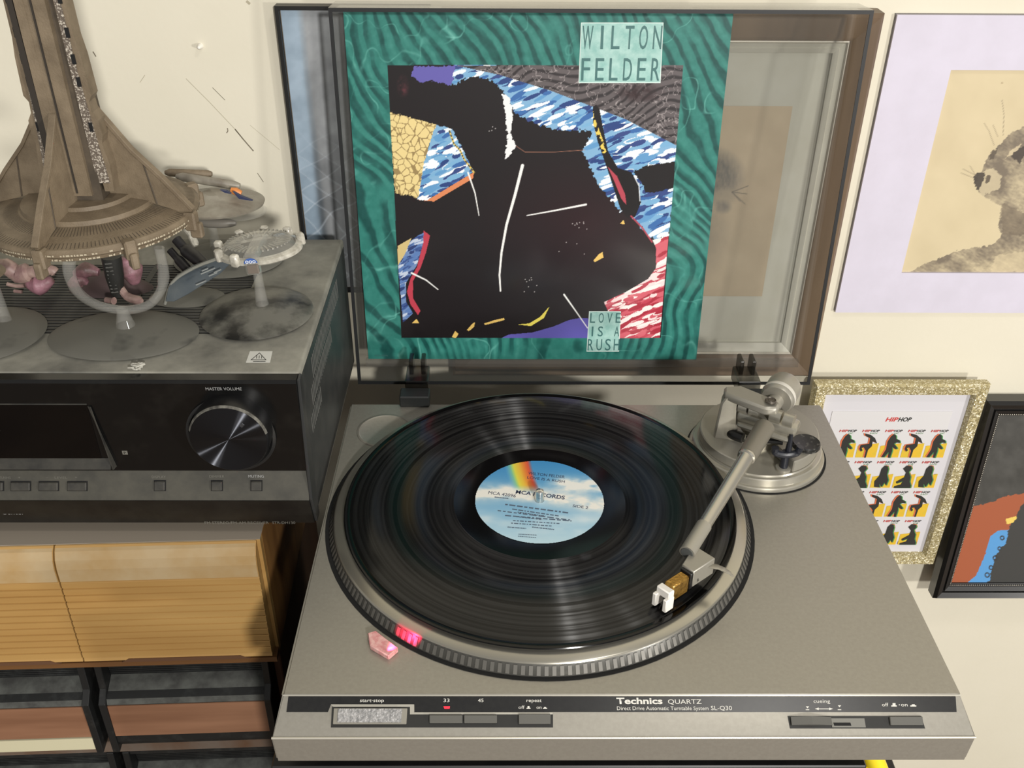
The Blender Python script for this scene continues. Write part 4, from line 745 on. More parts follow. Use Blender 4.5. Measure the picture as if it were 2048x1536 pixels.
# display
a = atY(172, 812, YF); b = atY(195, 916, YF); c = atY(232, 932, YF)
bm = B(); box(bm, XR-.30, a.x+.001, YF-.0004, YF+.001, b.z, a.z+.001); disp = obj('display', bm, mat('display_glass', (5, 5, 6), 0.06), face, smooth=0)
bm = B(); x0 = XR-.30; M_bz = mat('bezel_dusty', (60, 58, 52), 0.5, c2=(40, 39, 36), scale=60)
prism(bm, [(x0, YF-.0002, b.z), (x0, YF-.0002, c.z), (x0, YF-.0055, c.z+.0008)], (b.x-x0+.010, 0, 0)); prism(bm, [(a.x+.001, YF-.0003, a.z), (c.x, YF-.0003, c.z), (c.x-.001, YF-.0045, c.z), (a.x+.003, YF-.001, a.z)], (.0008, 0, 0)); prism(bm, [(x0, YF-.0002, a.z+.001), (x0, YF-.0002, a.z+.0022), (x0, YF-.0010, a.z+.0016)], (a.x-x0+.001, 0, 0)); obj('display_bezel', bm, M_bz, face, smooth=0)
text('lettering', 'V', M_white, disp, atY(-4, 866, YF), atY(3, 866, YF), (0, 0, 1), .003, (0, -1, 0), 0, .0009)
# knob
ko = atY(463, 868, YF); kc = Vector((ko.x, YF-.016, ko.z)); kf = atY(457, 880, YF-.016); kx, kz = kf.x, kf.z
bm = B(); lathe(bm, [(.0278, 0), (.0318, .0002), (.0322, .0016), (.0300, .0022), (.0285, .0005)], (ko.x, YF, ko.z), 72, Matrix.Rotation(R(90), 4, 'X')); obj('knob_ring', bm, mat('ring_grey', (40, 40, 40), 0.3, 0.3), face)
bm = B(); lathe(bm, [(.0283, 0), (.0283, .012), (.0276, .0150), (.0270, .0156), (0, .0156)], seg=96); knob = obj('volume_knob', bm, mat('knob_black', (22, 22, 23), 0.35, 0.2), face, loc=(kx, YF, kz), rot=(R(90), 0, 0))
bm = B(); lathe(bm, [(.0268, .01575), (.0001, .01575)], seg=96); kfc = obj('knob_face', bm, spun('spun_metal', (20, 20, 22), 0.3, 0.5, 0.36, 0.82, (0.10, 0.105, 0.12), metal=0.5), knob, loc=(0, 0, 0)); kfc.location = (0, 0, 0)
bm = B(); lathe(bm, [(.0283, .0140), (.0277, .01525), (.0270, .0158)], seg=48, a0=R(10), a1=R(165)); kd = obj('knob_dust', bm, mat('dust_pale', (110, 108, 100), 0.9, c2=(60, 58, 54), scale=200), knob, loc=(0, 0, 0)); kd.location = (0, 0, 0)
bm = B(); box(bm, -.0012, .0012, .0150, .0185, .0154, .0161, .0003); kp = obj('pointer', bm, mat('pointer_grey', (90, 92, 96), 0.3, 0.7), knob, loc=(0, 0, 0)); kp.location = (0, 0, 0); kp.rotation_euler = (0, 0, R(-42))
def ft(s, x0, x1, yb, px, parent, Y, mt=None): text('lettering', s, mt or M_fw, parent, atY(x0, yb, Y), atY(x1, yb, Y), (0, 0, 1), (atY(x0, yb-px, Y)-atY(x0, yb, Y)).length*0.95, (0, -1, 0), 0.0, .0004)
M_fw = mat('face_ink', (150, 150, 148), 0.6); M_fd = mat('face_ink_dim', (104, 102, 94), 0.6)
ft('MASTER VOLUME', 412, 484, 780, 6, face, YF)
bm = B(); q = atY(250, 905, YF); box(bm, q.x-.0019, q.x+.0019, YF-.0003, YF, q.z-.0017, q.z+.0017); ic = obj('symbol', bm, M_fd, face, smooth=0)
text('lettering', 'P', M_face, ic, (q.x-.0007, YF-.0003, q.z-.0010), (q.x+.0008, YF-.0003, q.z-.0010), (0, 0, 1), .0020, (0, -1, 0), 0, .0002)
BN = Vector((0, -.0222, .0075)).normalized(); BP = Vector((0, YF-.00375, .0401)); BU = Vector((0, .0075, .0222)).normalized()
def bd(x, y, h=0.0): return onplane(x, y, BP, BN)+BN*h
def key(x, y, w, hh, nm):
    bm = B(); prism(bm, [bd(x-w-1.5, y-hh-1.5, -.0002), bd(x+w+1.5, y-hh-1.5, -.0002), bd(x+w+1.5, y+hh+1.5, -.0002), bd(x-w-1.5, y+hh+1.5, -.0002)], BN*.0005); o = obj('key_gap', bm, M_dark, band, smooth=0)
    bm = B(); prism(bm, [bd(x-w, y-hh, 0), bd(x+w, y-hh, 0), bd(x+w, y+hh, 0), bd(x-w, y+hh, 0)], BN*.0020, .0006); obj(nm, bm, mat('band_key', (66, 64, 58), 0.45, c2=(50, 49, 46), scale=120), band, smooth=0)
for x in (-12, 42, 98, 155): key(x, 972, 19, 8.5, 'band_button')
for x in (320, 434, 513): key(x, 971, 10.5, 9.5, 'band_button')
def bt(s, x0, x1, yb, px, mt=None): text('lettering', s, mt or M_fd, band, bd(x0, yb), bd(x1, yb), BU, (bd(x0, yb-px)-bd(x0, yb)).length, BN, 0, .0003)
bt('DISPLAY', 304, 332, 956, 5); bt('DIMMER', 419, 449, 955, 5); bt('MUTING', 497, 528, 955, 5.5, M_fw); bt('+', 36, 42, 957, 5); bt('-', 92, 97, 956, 4); bt('LEVEL', 110, 135, 957, 4.5); bt('+', 150, 155, 957, 5); bt('TUNING', 0, 22, 957, 4.5)
ft('Center', 4, 50, 1028, 9, lowf, YF-.003); ft('FM STEREO/FM-AM RECEIVER', 410, 538, 1047, 5, lowf, YF-.0015, M_fd); ft('STR-DH130', 545, 591, 1047, 5, lowf, YF-.0015, M_fd)
# heat sticker on top
st = [atZ(500, 703, ZT), atZ(545, 703, ZT), atZ(540, 725, ZT), atZ(492, 725, ZT)]
bm = B(); prism(bm, st, (0, 0, .0003)); sk = obj('warning_sticker', bm, mat('sticker', (206, 206, 200), 0.5), rcv, smooth=0, label='white heat warning sticker with a triangle')
def tri(px, w, mt, z):
    bm = B(); P3 = [atZ(x, y, z) for x, y in px]; n = len(P3); c = sum(P3, Vector())/n
    if w: 
        vo = [bm.verts.new(p) for p in P3]; vi = [bm.verts.new(p+(c-p)*w) for p in P3]
        for i in range(n): bm.faces.new((vo[i], vo[(i+1) % n], vi[(i+1) % n], vi[i]))
    else: bm.faces.new([bm.verts.new(p) for p in P3])
    bmesh.ops.recalc_face_normals(bm, faces=bm.faces); obj('symbol', bm, mt, sk, smooth=0)
tri([(519, 705), (533, 720), (501, 720)], 0.16, M_blk, ZT+.0004)
for x in (513, 518, 523): tri([(x, 711), (x+1.3, 711), (x+.7, 717), (x-.6, 717)], 0, M_blk, ZT+.0004)
tri([(506, 722.2), (531, 722.2), (531, 723.4), (506, 723.4)], 0, M_blk, ZT+.0004)
for x in (XR-.40, XR-.03):
    for y in (.19, .37): bm = B(); lathe(bm, [(0, -.0118), (.014, -.0118), (.015, .0012), (0, .0012)], (x, y, 0), 24); obj('foot', bm, M_black, rcv)
bm = B()
for k in range(26):
    a = random.uniform(0, 6.28); r_ = random.uniform(0, .0035); p = atZ(277, 738, ZT)+Vector((r_*math.cos(a), r_*math.sin(a), .0012+random.uniform(0, .002)))
    sweep(bm, curve([p, p+Vector((random.uniform(-.003, .003), random.uniform(-.003, .003), random.uniform(-.001, .001))), p+Vector((random.uniform(-.004, .004), random.uniform(-.004, .004), 0))], 3), .0006, 5)
tag(obj('dust_ball', bm, mat('lint', (176, 174, 164), 0.95)), 'small pale lint tuft on the front edge of the receiver top', 'lint')
rot = R(2.2)
def local_thing(name, label, cat, loc, rz=rot):
    t = thing(name, label, cat, loc); t.rotation_euler = (0, 0, rz); return t
# golden wooden media box with two drawers (local frame: origin at the right front top corner)
M_pine = mat('pine', (184, 148, 90), 0.5, c2=(160, 122, 68), scale=16, stretch=(0.12, 1, 1), bump=0.04); M_pined = mat('pine_dusty', (176, 154, 118), 0.7, c2=(164, 132, 82), scale=20, thr=(0.4, 0.7)); M_side_w = mat('pine_side', (164, 120, 66), 0.5, c2=(108, 70, 34), scale=20, stretch=(1, 1, 0.08), thr=(0.3, 0.6))
gb = local_thing('cassette_box', 'golden wood grain box with two ribbed drawers under the receiver', 'storage box', (-0.2640, 0.159, -0.0122))
def lobj(name, bm, mt, par, smooth=35, **k): return obj(name, bm, mt, par, smooth, world=False, **k)
GH, GW = 0.1245, 0.335
bm = B(); box(bm, -GW, 0, 0.006, .235, -GH, 0, .0008); lobj('carcass', bm, M_side_w, gb, 0)
bm = B(); box(bm, -GW, 0, -.0005, .234, 0-.0002, .0004); lobj('dusty_top', bm, mat('dusty_top', (146, 136, 122), 0.85, c2=(160, 118, 60), scale=9, thr=(0.62, 0.75)), gb, 0)
bm = B(); box(bm, -.0028, 0, -.0006, .006, -GH, 0); lobj('face_frame', bm, M_pine, gb, 0)
def drawer_front(x0, x1, bulge=.010):
    prof = [(.004, -.0008), (-.001, -.001), (-.0045, -.004), (-.0080, -.010), (-.0095, -.018), (-.0100, -.0305)]
    y = -.0100; z = -.0320; k = 0
    prof += [(-.0090, -.0312)]
    while z > -.113:
        y = -.0100-.003*k/11; prof += [(y, z), (y, z-.0052), (y+.0010, z-.0059), (y+.0010, z-.0064)]; z -= .0068; k += 1
    prof += [(y, -.1165), (y+.004, -.118), (.004, -.118)]
    bm = B(); prism(bm, [(x0, a, b) for a, b in prof], (x1-x0, 0, 0)); return bm
for x0, x1 in ((-.1560, -.0030), (-.3120, -.1572)):
    d = lobj('drawer', drawer_front(x0, x1), M_pine, gb, 0)
    bm = B(); prism(bm, [(x0+.030, -.0134, -.1185), (x0+.036, -.0134, -.1150), (x1-.026, -.0134, -.1150), (x1-.018, -.0134, -.1185)], (0, .004, 0)); lobj('finger_notch', bm, mat('notch_brown', (92, 62, 40), 0.7), d, 0)
    bm = B(); prism(bm, [(x0+.0005, y, z) for y, z in ((-.0002, -.0008), (-.0048, -.0037), (-.0084, -.0098), (-.0100, -.0178), (-.0103, -.0300), (-.0099, -.0300), (-.0095, -.018), (-.0080, -.0102), (-.0044, -.0041))], (x1-x0-.001, 0, 0)); lobj('dusty_edge', bm, M_pined, d, 0)
bm = B(); box(bm, -GW, 0, -.012, .02, -GH-.0002, -GH+.0052); lobj('bottom_rail', bm, mat('rail_brown', (116, 78, 40), 0.6, c2=(96, 64, 34), scale=14, stretch=(.1, 1, 1)), gb, 0)
# black and walnut drawer unit below
DH = 0.118
KZ = 0.92
M_waln = mat('walnut', (150, 110, 84), 0.55, c2=(114, 78, 56), scale=26, stretch=(0.10, 1, 1)); M_bd = mat('black_dusty', (26, 27, 27), 0.5, c2=(46, 48, 47), scale=70, thr=(0.5, 0.75)); M_lip = mat('lip_dusty', (84, 86, 82), 0.7, c2=(54, 54, 52), scale=60)
def drawer_unit(name, label, z, strip=False):
    u = local_thing(name, label, 'drawer unit', (-0.2640-.004, 0.1588, z))
    bm = B(); box(bm, -.335, 0, .012, .235, -DH, 0, .001); lobj('carcass', bm, mat('walnut_side', (84, 54, 36), 0.6, c2=(64, 40, 26), scale=20, stretch=(1, 1, 0.1)), u, 0)
    bm = B(); box(bm, -.335, 0, -.006, .012, -DH, -.104, .001); lobj('base_rail', bm, mat('dusty_rail', (104, 92, 82), 0.8, c2=(92, 66, 46), scale=18), u, 0)
    for k, (x0, x1) in enumerate(((-.151, -.006), (-.3050, -.159))):
        bm = B(); prism(bm, [(x0, y, zz*KZ) for y, zz in ((.012, -.004), (-.002, -.0035), (-.0025, -.008), (.006, -.012), (.008, -.034), (-.012, -.043), (-.0135, -.049), (-.015, -.100), (-.013, -.106), (.012, -.106))], (x1-x0, 0, 0)); d = lobj('drawer', bm, M_bd, u, 0)
        for xa, xb in ((x0, x0+.006), (x1-.006, x1)):
            bm = B(); prism(bm, [(xa, y, zz*KZ) for y, zz in ((.012, -.003), (-.0045, -.003), (-.007, -.036), (-.0165, -.045), (-.0175, -.112), (.012, -.108))], (xb-xa, 0, 0), .0006); lobj('drawer_cheek', bm, mat('cheek_black', (22, 23, 23), 0.5, c2=(48, 48, 46), scale=80, thr=(0.55, 0.8)), d, 0)
        for i in range(7):
            bm = B(); zz = (-.0135-i*.0029)*KZ; box(bm, x0+.0065, x1-.0065, .0050+i*.0003, .0085, zz-.0010, zz+.0006); lobj('ridge', bm, M_bd, d, 0)
        bm = B(); prism(bm, [(x0+.0062, y, zz*KZ) for y, zz in ((.0075, -.0340), (-.0122, -.0432), (-.0138, -.0490), (-.0120, -.0490), (.0078, -.0360))], (x1-x0-.0124, 0, 0)); lobj('pull_lip', bm, M_lip, d, 0)
        bm = B(); prism(bm, [(x0+.0062, y, zz*KZ) for y, zz in ((-.0128, -.0500), (-.0145, -.0500), (-.0160, -.0900), (-.0140, -.0900))], (x1-x0-.0124, 0, 0)); lobj('wood_panel', bm, M_waln, d, 0)
        if k == 1 and strip:
            bm = B(); prism(bm, [(x0+.0062, y, zz*KZ) for y, zz in ((-.0140, -.0915), (-.0165, -.0915), (-.0172, -.1065), (-.0140, -.1065))], (x1-x0-.0124, 0, 0)); lobj('cream_strip', bm, mat('cream', (196, 190, 160), 0.6), d, 0)
    return u
drawer_unit('drawer_unit', 'walnut and black plastic drawer unit directly below the golden box', -0.1371, True)
drawer_unit('drawer_unit', 'lowest walnut drawer unit, only its dark top edge showing', -0.2553)
bm = B(); box(bm, -.62, -.262, .14, .44, -.76, -.3735, .003); cb = tag(obj('side_cabinet', bm, mat('cabinet_brown', (60, 42, 32), 0.6, c2=(48, 34, 26), scale=10), None), 'dark brown low cabinet carrying the drawer stack at left', 'cabinet')
# black stand under the turntable
sd = thing('turntable_stand', 'black wooden stand carrying the turntable', 'stand', (-0.03, 0.15, -0.76))
M_st = mat('stand_black', (18, 18, 18), 0.4, c2=(26, 25, 24), scale=40)
bm = B(); box(bm, -.228, .165, -.010, .325, -.074, -.0601, .001); obj('top_board', bm, M_st, sd, 0)
for x0, x1 in ((-.228, -.212), (.145, .161)): bm = B(); box(bm, x0, x1, -.005, .320, -.74, -.074); obj('side_board', bm, M_st, sd, 0)
bm = B(); box(bm, -.212, .145, .305, .320, -.74, -.074); obj('back_board', bm, M_st, sd, 0)
bm = B(); box(bm, -.232, .240, -.010, .325, -.76, -.74); obj('plinth_board', bm, M_st, sd, 0)
bm = B(); box(bm, .161, .235, .02, .12, -.180, -.172, .001); obj('side_shelf', bm, M_st, sd, 0)
yc = Vector((.176, .05, 0)); a1 = atY(1757, 1531, .05)
bm = B(); sweep(bm, curve([(.170, .06, -.166), (.186, .06, -.140), (.1905, .055, -.112), (a1.x+.004, .05, a1.z-.012), (a1.x-.004, .05, a1.z-.004), (a1.x-.018, .05, a1.z-.010)], 8), [.006]*8+[.008]*8+[.0075]*8+[.0065]*8+[.0055]*8+[.003], 16)
tag(obj('yellow_hook', bm, mat('yellow_plastic', (232, 208, 40), 0.35)), 'bright yellow curved plastic piece peeping out under the turntable', 'plastic piece')

# ================================================================== model spaceships on the receiver
M_base = mat('base_dusty', (30, 30, 29), 0.35, c2=(104, 103, 96), scale=30, thr=(0.40, 0.58), detail=6); M_base2 = mat('base_dusty_even', (98, 97, 90), 0.6, c2=(52, 52, 50), scale=24, thr=(0.60, 0.72), detail=3)
M_cl = clear('clear_plastic', (0.95, 0.95, 0.94), 0.05, 1.46, 1.0, 0.13); M_fog = mat('fogged_plastic', (150, 146, 134), 0.25, c2=(196, 192, 180), scale=140, spec=0.6)
def oval_base(par, c, rx, ry, mt):
    bm = B(); lathe(bm, [(0, ZT+.0098), (.25, ZT+.0092), (.6, ZT+.0066), (.85, ZT+.0040), (.97, ZT+.0026), (1.0, ZT+.0018), (.985, ZT+.0012), (0, ZT+.0012)], (c[0], c[1], 0), 72, None, rx, ry); return obj('base', bm, mt, par, smooth=60)
BR = mat('station_brown', (122, 108, 88), 0.6, c2=(102, 89, 71), scale=60, bump=0.2, bscale=900); BR2 = mat('station_dark', (80, 70, 57), 0.65, c2=(64, 56, 46), scale=90); BR3 = mat('station_windows', (92, 82, 72), 0.6, c2=(190, 182, 168), scale=900, thr=(0.5, 0.62)); BR4 = mat('station_trim', (172, 162, 140), 0.55)
SX, SY = -0.3615, 0.2245
stn = thing('model_space_station', 'tall brown model space station, its finned tower rising from a disc', 'model', (SX, SY, ZT+.0012))
oval_base(stn, (SX+.0015, SY-.001), .0555, .0375, M_base2)
bm = B(); lathe(bm, [(.0072, .1395), (.0058, .1450), (.0040, .1520), (.0044, .1545), (0, .1545)], (-.3575, SY, 0), 32); obj('stem', bm, M_cl, stn)
cr = [atY(138, 520, .185), atY(140, 552, .186), atY(158, 586, .195), atY(196, 610, .212), atY(250, 620, SY), atY(296, 610, .232), atY(321, 582, .236), atY(327, 545, .238), atY(318, 495, .238)]
bm = B(); sweep(bm, curve(cr, 6), .0042, 12, 0.8); obj('cradle', bm, M_cl, stn)
dz = 0.2400
bm = B(); prof = [(0, dz+.006), (.030, dz+.006), (.031, dz+.0035), (.0440, dz+.0020), (.0445, dz-.0012), (.060, dz-.0036), (.0700, dz-.0062), (.0718, dz-.0080), (.0716, dz-.0105), (.0700, dz-.0118), (.0692, dz-.0142), (.065, dz-.0162), (.040, dz-.0200), (0, dz-.0215)]
lathe(bm, prof, (SX, SY, 0), 96); obj('saucer', bm, BR, stn, smooth=30)
bm = B()
for k in range(168):
    a = 2*math.pi*k/168; d = Vector((math.cos(a), math.sin(a), 0)); s = Vector((-d.y, d.x, 0))*.00022; c0 = Vector((SX, SY, 0))
    bm.faces.new([bm.verts.new(v) for v in (c0+d*.0462+s+Vector((0,0,dz-.0010)), c0+d*.0462-s+Vector((0,0,dz-.0010)), c0+d*.0690-s+Vector((0,0,dz-.0056)), c0+d*.0690+s+Vector((0,0,dz-.0056)))])
obj('panel_lines', bm, BR2, stn, smooth=0, kind='stuff')
bm = B(); g = random.Random(3)
for row in range(2):
    a = 0.0
    while a < 6.28:
        w = g.uniform(.010, .034); z = (dz-.0093) if row == 0 else (dz-.0130); r_ = .0720 if row == 0 else .0702
        if g.random() < .75:
            vs = []
            for aa, zz in ((a, z-.0006), (a+w, z-.0006), (a+w, z+.0005+g.uniform(-.0003, .0003)), (a, z+.0005)): vs.append(bm.verts.new((SX+r_*math.cos(aa), SY+r_*math.sin(aa), zz)))
            bm.faces.new(vs)
        a += w+.010
obj('rim_windows', bm, BR4, stn, smooth=0, kind='stuff')
def tower(w0, d0, z0, w1, d1, z1, bm, ox=0.0, oy=0.0):
    vs = [bm.verts.new((SX+ox+sx*w, SY+oy+s_*d, z)) for w, d, z in ((w0, d0, z0), (w1, d1, z1)) for sx, s_ in ((-1, -1), (1, -1), (1, 1), (-1, 1))]
    for f in ((3, 2, 1, 0), (4, 5, 6, 7), (0, 1, 5, 4), (1, 2, 6, 5), (2, 3, 7, 6), (3, 0, 4, 7)): bm.faces.new([vs[i] for i in f])
bm = B(); tower(.0165, .0165, dz+.004, .0105, .0105, .46, bm); obj('tower_core', bm, BR2, stn, smooth=0)
bm = B(); tower(.0075, .004, dz+.010, .0060, .003, .46, bm, .003, -.0150); tower(.0035, .0025, dz+.010, .0025, .002, .46, bm, -.0062, -.0165); obj('tower_spine', bm, BR, stn, smooth=0)
bm = B(); tower(.0022, .0012, dz+.012, .0016, .001, .46, bm, -.0118, -.0172); tower(.0006, .0006, dz+.012, .0005, .0005, .46, bm, .0012, -.0190); obj('tower_shade_strip', bm, mat('painted_shade', (44, 38, 31), 0.7), stn, smooth=0)  # shading beside the tower spine, painted in as raised dark strips
SL = [(.0225, dz+.012), (.0235, dz+.030), (.0215, .285), (.0230, .290), (.0225, .300), (.0195, .305), (.0190, .312), (.0215, .316), (.0205, .340), (.0190, .352), (.0175, .420), (.0150, .440), (.0150, .46), (.0115, .46), (.0110, .40), (.0130, .30), (.0165, dz+.012)]
for sg_ in (-1, 1):
    bm = B(); prism(bm, [(SX+.002+sg_*x, SY-.0155, z) for x, z in SL], (0, .012, 0)); o = obj('tower_slab', bm, BR, stn, smooth=0)
    bm = B(); prism(bm, [(SX+.002+sg_*x, SY-.0159, z) for x, z in ((.0130, dz+.018), (.0212, dz+.018), (.0192, .285), (.0165, .330), (.0150, .45), (.0118, .45), (.0122, .330), (.0126, .28))], (0, .0005, 0)); obj('window_panel', bm, BR3, o, smooth=0)
    for z in (.293, .322, .336, .352, .372):
        bm = B(); x = .0170 if z < .31 else .0158; box(bm, SX+.002+sg_*x-.0012, SX+.002+sg_*x+.0012, SY-.0162, SY-.0150, z, z+.006); obj('window_slot', bm, M_dark, o, smooth=0)
for a in (-97, -8, 82, 172):
    ca, sa = math.cos(R(a)), math.sin(R(a)); tn = Vector((-sa, ca, 0))
    def fin(pts, t0, mt, nm, par):
        bm = B(); prism(bm, [Vector((SX+ca*r_, SY+sa*r_, z))-tn*t0 for r_, z in pts], tn*(2*t0), .0002); return obj(nm, bm, mt, par, smooth=0)
    f_ = fin([(.014, .308), (.020, .303), (.038, .277), (.056, .258), (.0735, dz-.0030), (.0720, dz-.0070), (.046, dz+.0004), (.016, dz+.006)], .0011, BR, 'fin', stn)
    fin([(.0185, .3065), (.0200, .3055), (.039, .2785), (.057, .2595), (.0750, dz-.0020), (.0735, dz-.0035), (.056, .2570), (.038, .2760), (.0190, .3025)], .0024, BR, 'fin_edge', f_)
    fin([(.0445, .2695), (.0458, .2680), (.0500, dz-.0002), (.0487, dz)], .0016, BR2, 'fin_seam', f_)
for k in range(8):
    a = R(-97+k*44.5); ca, sa = math.cos(a), math.sin(a); Mt = Matrix.Translation((SX, SY, 0)) @ Matrix.Rotation(a, 4, 'Z')
    bm = B(); box(bm, .0670, .0755, -.0040, .0040, dz-.0180, dz-.0046, .0012, 1, Mt); box(bm, .070, .0785, -.0026, .0026, dz-.0235, dz-.0125, .0010, 1, Mt); obj('docking_node', bm, BR, stn)
# clear saucer on its own stand
C3 = (-.2680, .2585)
m3 = thing('model_saucer_ship', 'clear plastic saucer shaped model ship on a stem, above a dusty round base', 'model', (C3[0], C3[1], ZT+.0012))
oval_base(m3, C3, .0435, .0435, M_base)
px_, pz_ = -.2625, .1880
bm = B(); lathe(bm, [(.0052, ZT+.0088), (.0046, ZT+.012), (.0036, .158), (.0032, .180), (0, .180)], (px_-.0005, C3[1], 0), 28); obj('stem', bm, M_cl, m3)
Mr = Matrix.Rotation(R(-4), 4, 'Y')
bm = B(); lathe(bm, [(0, .0105), (.010, .0100), (.022, .0060), (.0300, .0012), (.0315, -.0006), (.0300, -.0036), (.020, -.0070), (.008, -.0095), (0, -.0098)], (px_+.004, C3[1], pz_), 56, Mr, 1, .82); hull = obj('hull', bm, M_cl, m3)
bm = B(); lathe(bm, [(.0275, .0022), (.0318, .0006), (.0320, -.0022), (.0290, -.0040), (.0270, -.0010)], (px_+.004, C3[1], pz_), 56, Mr, 1, .82); obj('rim', bm, M_fog, m3)
bm = B()
for k in range(40):
    a = 2*math.pi*k/40; box(bm, .0135 if k % 2 else .0165, .0245, -.0007, .0007, .0050, .0062, 0, 1, Matrix.Translation((px_+.004, C3[1], pz_)) @ Mr @ Matrix.Diagonal((1, .82, 1, 1)) @ Matrix.Rotation(a, 4, 'Z'))
obj('hull_markings', bm, mat('silver_marks', (150, 148, 140), 0.4, 0.3), hull, smooth=0, kind='stuff')
for k in range(7):
    a = R(20+k*36+(10 if k > 3 else 0)); Mt = Matrix.Translation((px_+.004, C3[1], pz_)) @ Mr @ Matrix.Diagonal((1, .82, 1, 1)) @ Matrix.Rotation(a, 4, 'Z')
    bm = B(); box(bm, .0285, .0345, -.0032, .0032, -.0035, .0062, .0012, 1, Mt); obj('rim_lug', bm, M_fog, m3)
bm = B(); Mt = Matrix.Translation((px_+.004, C3[1], pz_)) @ Mr; box(bm, -.0052, .0052, -.0290, .010, .0015, .0075, .0015, 1, Mt); box(bm, -.0050, .0050, -.0295, -.0230, -.0085, .0025, .001, 1, Mt); sp1 = obj('spine_block', bm, M_cl, m3)
bm = B(); box(bm, -.0042, .0042, -.0285, -.024, -.0080, -.0010, .0006, 1, Mt); obj('spine_core', bm, mat('brown_plastic', (92, 76, 62), 0.4), sp1)
bm = B(); q_ = Mt
pts = [(.0050*math.cos(R(a)), -.0293, .0010+.0042*math.sin(R(a))) for a in range(0, 181, 20)]; bm.faces.new([bm.verts.new(q_@Vector(p)) for p in pts]); dec = obj('crest', bm, mat('crest_blue', (60, 92, 160), 0.4), sp1, smooth=0)
for i, xx in enumerate((-.0026, 0, .0026)):
    bm = B(); lathe(bm, [(.0006, 0), (.0012, 0)], (0, 0, 0), 16, Matrix.Rotation(R(90), 4, 'X')); bmesh.ops.transform(bm, matrix=q_@Matrix.Translation((xx, -.0296, .0024)), verts=bm.verts); obj('crest_ring', bm, mat('crest_white', (214, 220, 228), 0.5), dec, smooth=0)
# left base whose model is out of the picture
C1 = (-.4640, .2235)
m1 = thing('model_stand', 'dusty round display base with a clear stem at the left picture edge', 'model stand', (C1[0], C1[1], ZT+.0012)); oval_base(m1, C1, .0440, .0430, M_base2)
bm = B(); s0 = atY(6, 612, .235); lathe(bm, [(.0062, ZT+.006), (.0056, ZT+.010), (.0040, ZT+.042), (0, ZT+.042)], (s0.x-.003, .235, 0), 28); obj('stem', bm, M_cl, m1)
bm = B(); lathe(bm, [(0, .012), (.012, .010), (.030, .002), (.034, 0), (.030, -.003), (.012, -.008), (0, -.009)], (s0.x-.026, .235, ZT+.046), 40, None, 1, .7); obj('hull', bm, BR, m1)
# grey saucer ship at the back, on its own base
C4 = (-.3120, .3550)
m4 = thing('model_starship', 'grey translucent model starship with an orange nose patch, behind the tower', 'model', (C4[0], C4[1], ZT+.0012)); oval_base(m4, C4, .0470, .0385, M_base2)
Yb4 = .372; c4 = atY(455, 398, Yb4); e4 = atY(530, 412, Yb4); M_gy = mat('ship_grey', (146, 141, 128), 0.4, c2=(118, 110, 98), scale=50)
bm = B(); lathe(bm, [(.0050, ZT+.008), (.0036, ZT+.02), (.0030, c4.z-.006), (0, c4.z-.006)], (C4[0]-.012, C4[1]+.006, 0), 24); obj('stem', bm, M_cl, m4)
bm = B(); rr = .042; lathe(bm, [(0, .008), (.010, .0076), (.014, .0050), (.030, .0026), (rr, -.0010), (rr-.001, -.0030), (.028, -.0050), (.010, -.0090), (0, -.0095)], (c4.x-.010, Yb4-.004, c4.z), 64, None, 1, .80); sh = obj('saucer', bm, M_gy, m4)
bm = B(); lathe(bm, [(0, .0016), (.016, .0014), (.020, 0), (.016, -.0014), (0, -.0016)], (e4.x-.016, Yb4-.012, e4.z), 40); obj('clear_disc', bm, M_cl, m4)
for x0, y0, x1, y1, Yn, r_, mt in ((352, 352, 480, 372, .385, .0038, M_gy), (330, 345, 424, 348, .392, .0034, BR)):
    bm = B(); a_ = atY(x0, y0, Yn); b_ = atY(x1, y1, Yn); sweep(bm, [a_, a_+(b_-a_)*.1, a_+(b_-a_)*.9, b_], [r_*.5, r_, r_, r_*.6], 14); obj('engine_pod', bm, mt, m4)
bm = B(); a_ = atY(466, 373, Yb4); b_ = atY(487, 380, Yb4); sweep(bm, [a_+Vector((0, -.008, 0)), (a_+b_)/2+Vector((0, -.008, .0003)), b_+Vector((0, -.008, 0))], [.0024, .0034, .0024], 14); obj('orange_nose', bm, mat('orange_plastic', (206, 128, 66), 0.4), m4)
for pts_ in ([(440, 380), (452, 382), (462, 388), (450, 386)], [(466, 384), (480, 392), (505, 402), (478, 398)]):
    bm = B(); prism(bm, [atY(x, y, Yb4-.026) for x, y in pts_], (0, .003, 0)); obj('blue_marking', bm, mat('navy', (50, 56, 84), 0.4), sh, smooth=0)
bm = B(); sweep(bm, curve([atY(380, 438, .350), atY(420, 446, .345), atY(472, 446, .345)], 5), [.0014, .0022, .003, .0036, .004, .004, .004, .004, .0038, .0034, .002], 14); obj('lower_pod', bm, mat('pod_grey', (112, 108, 100), 0.35), m4)
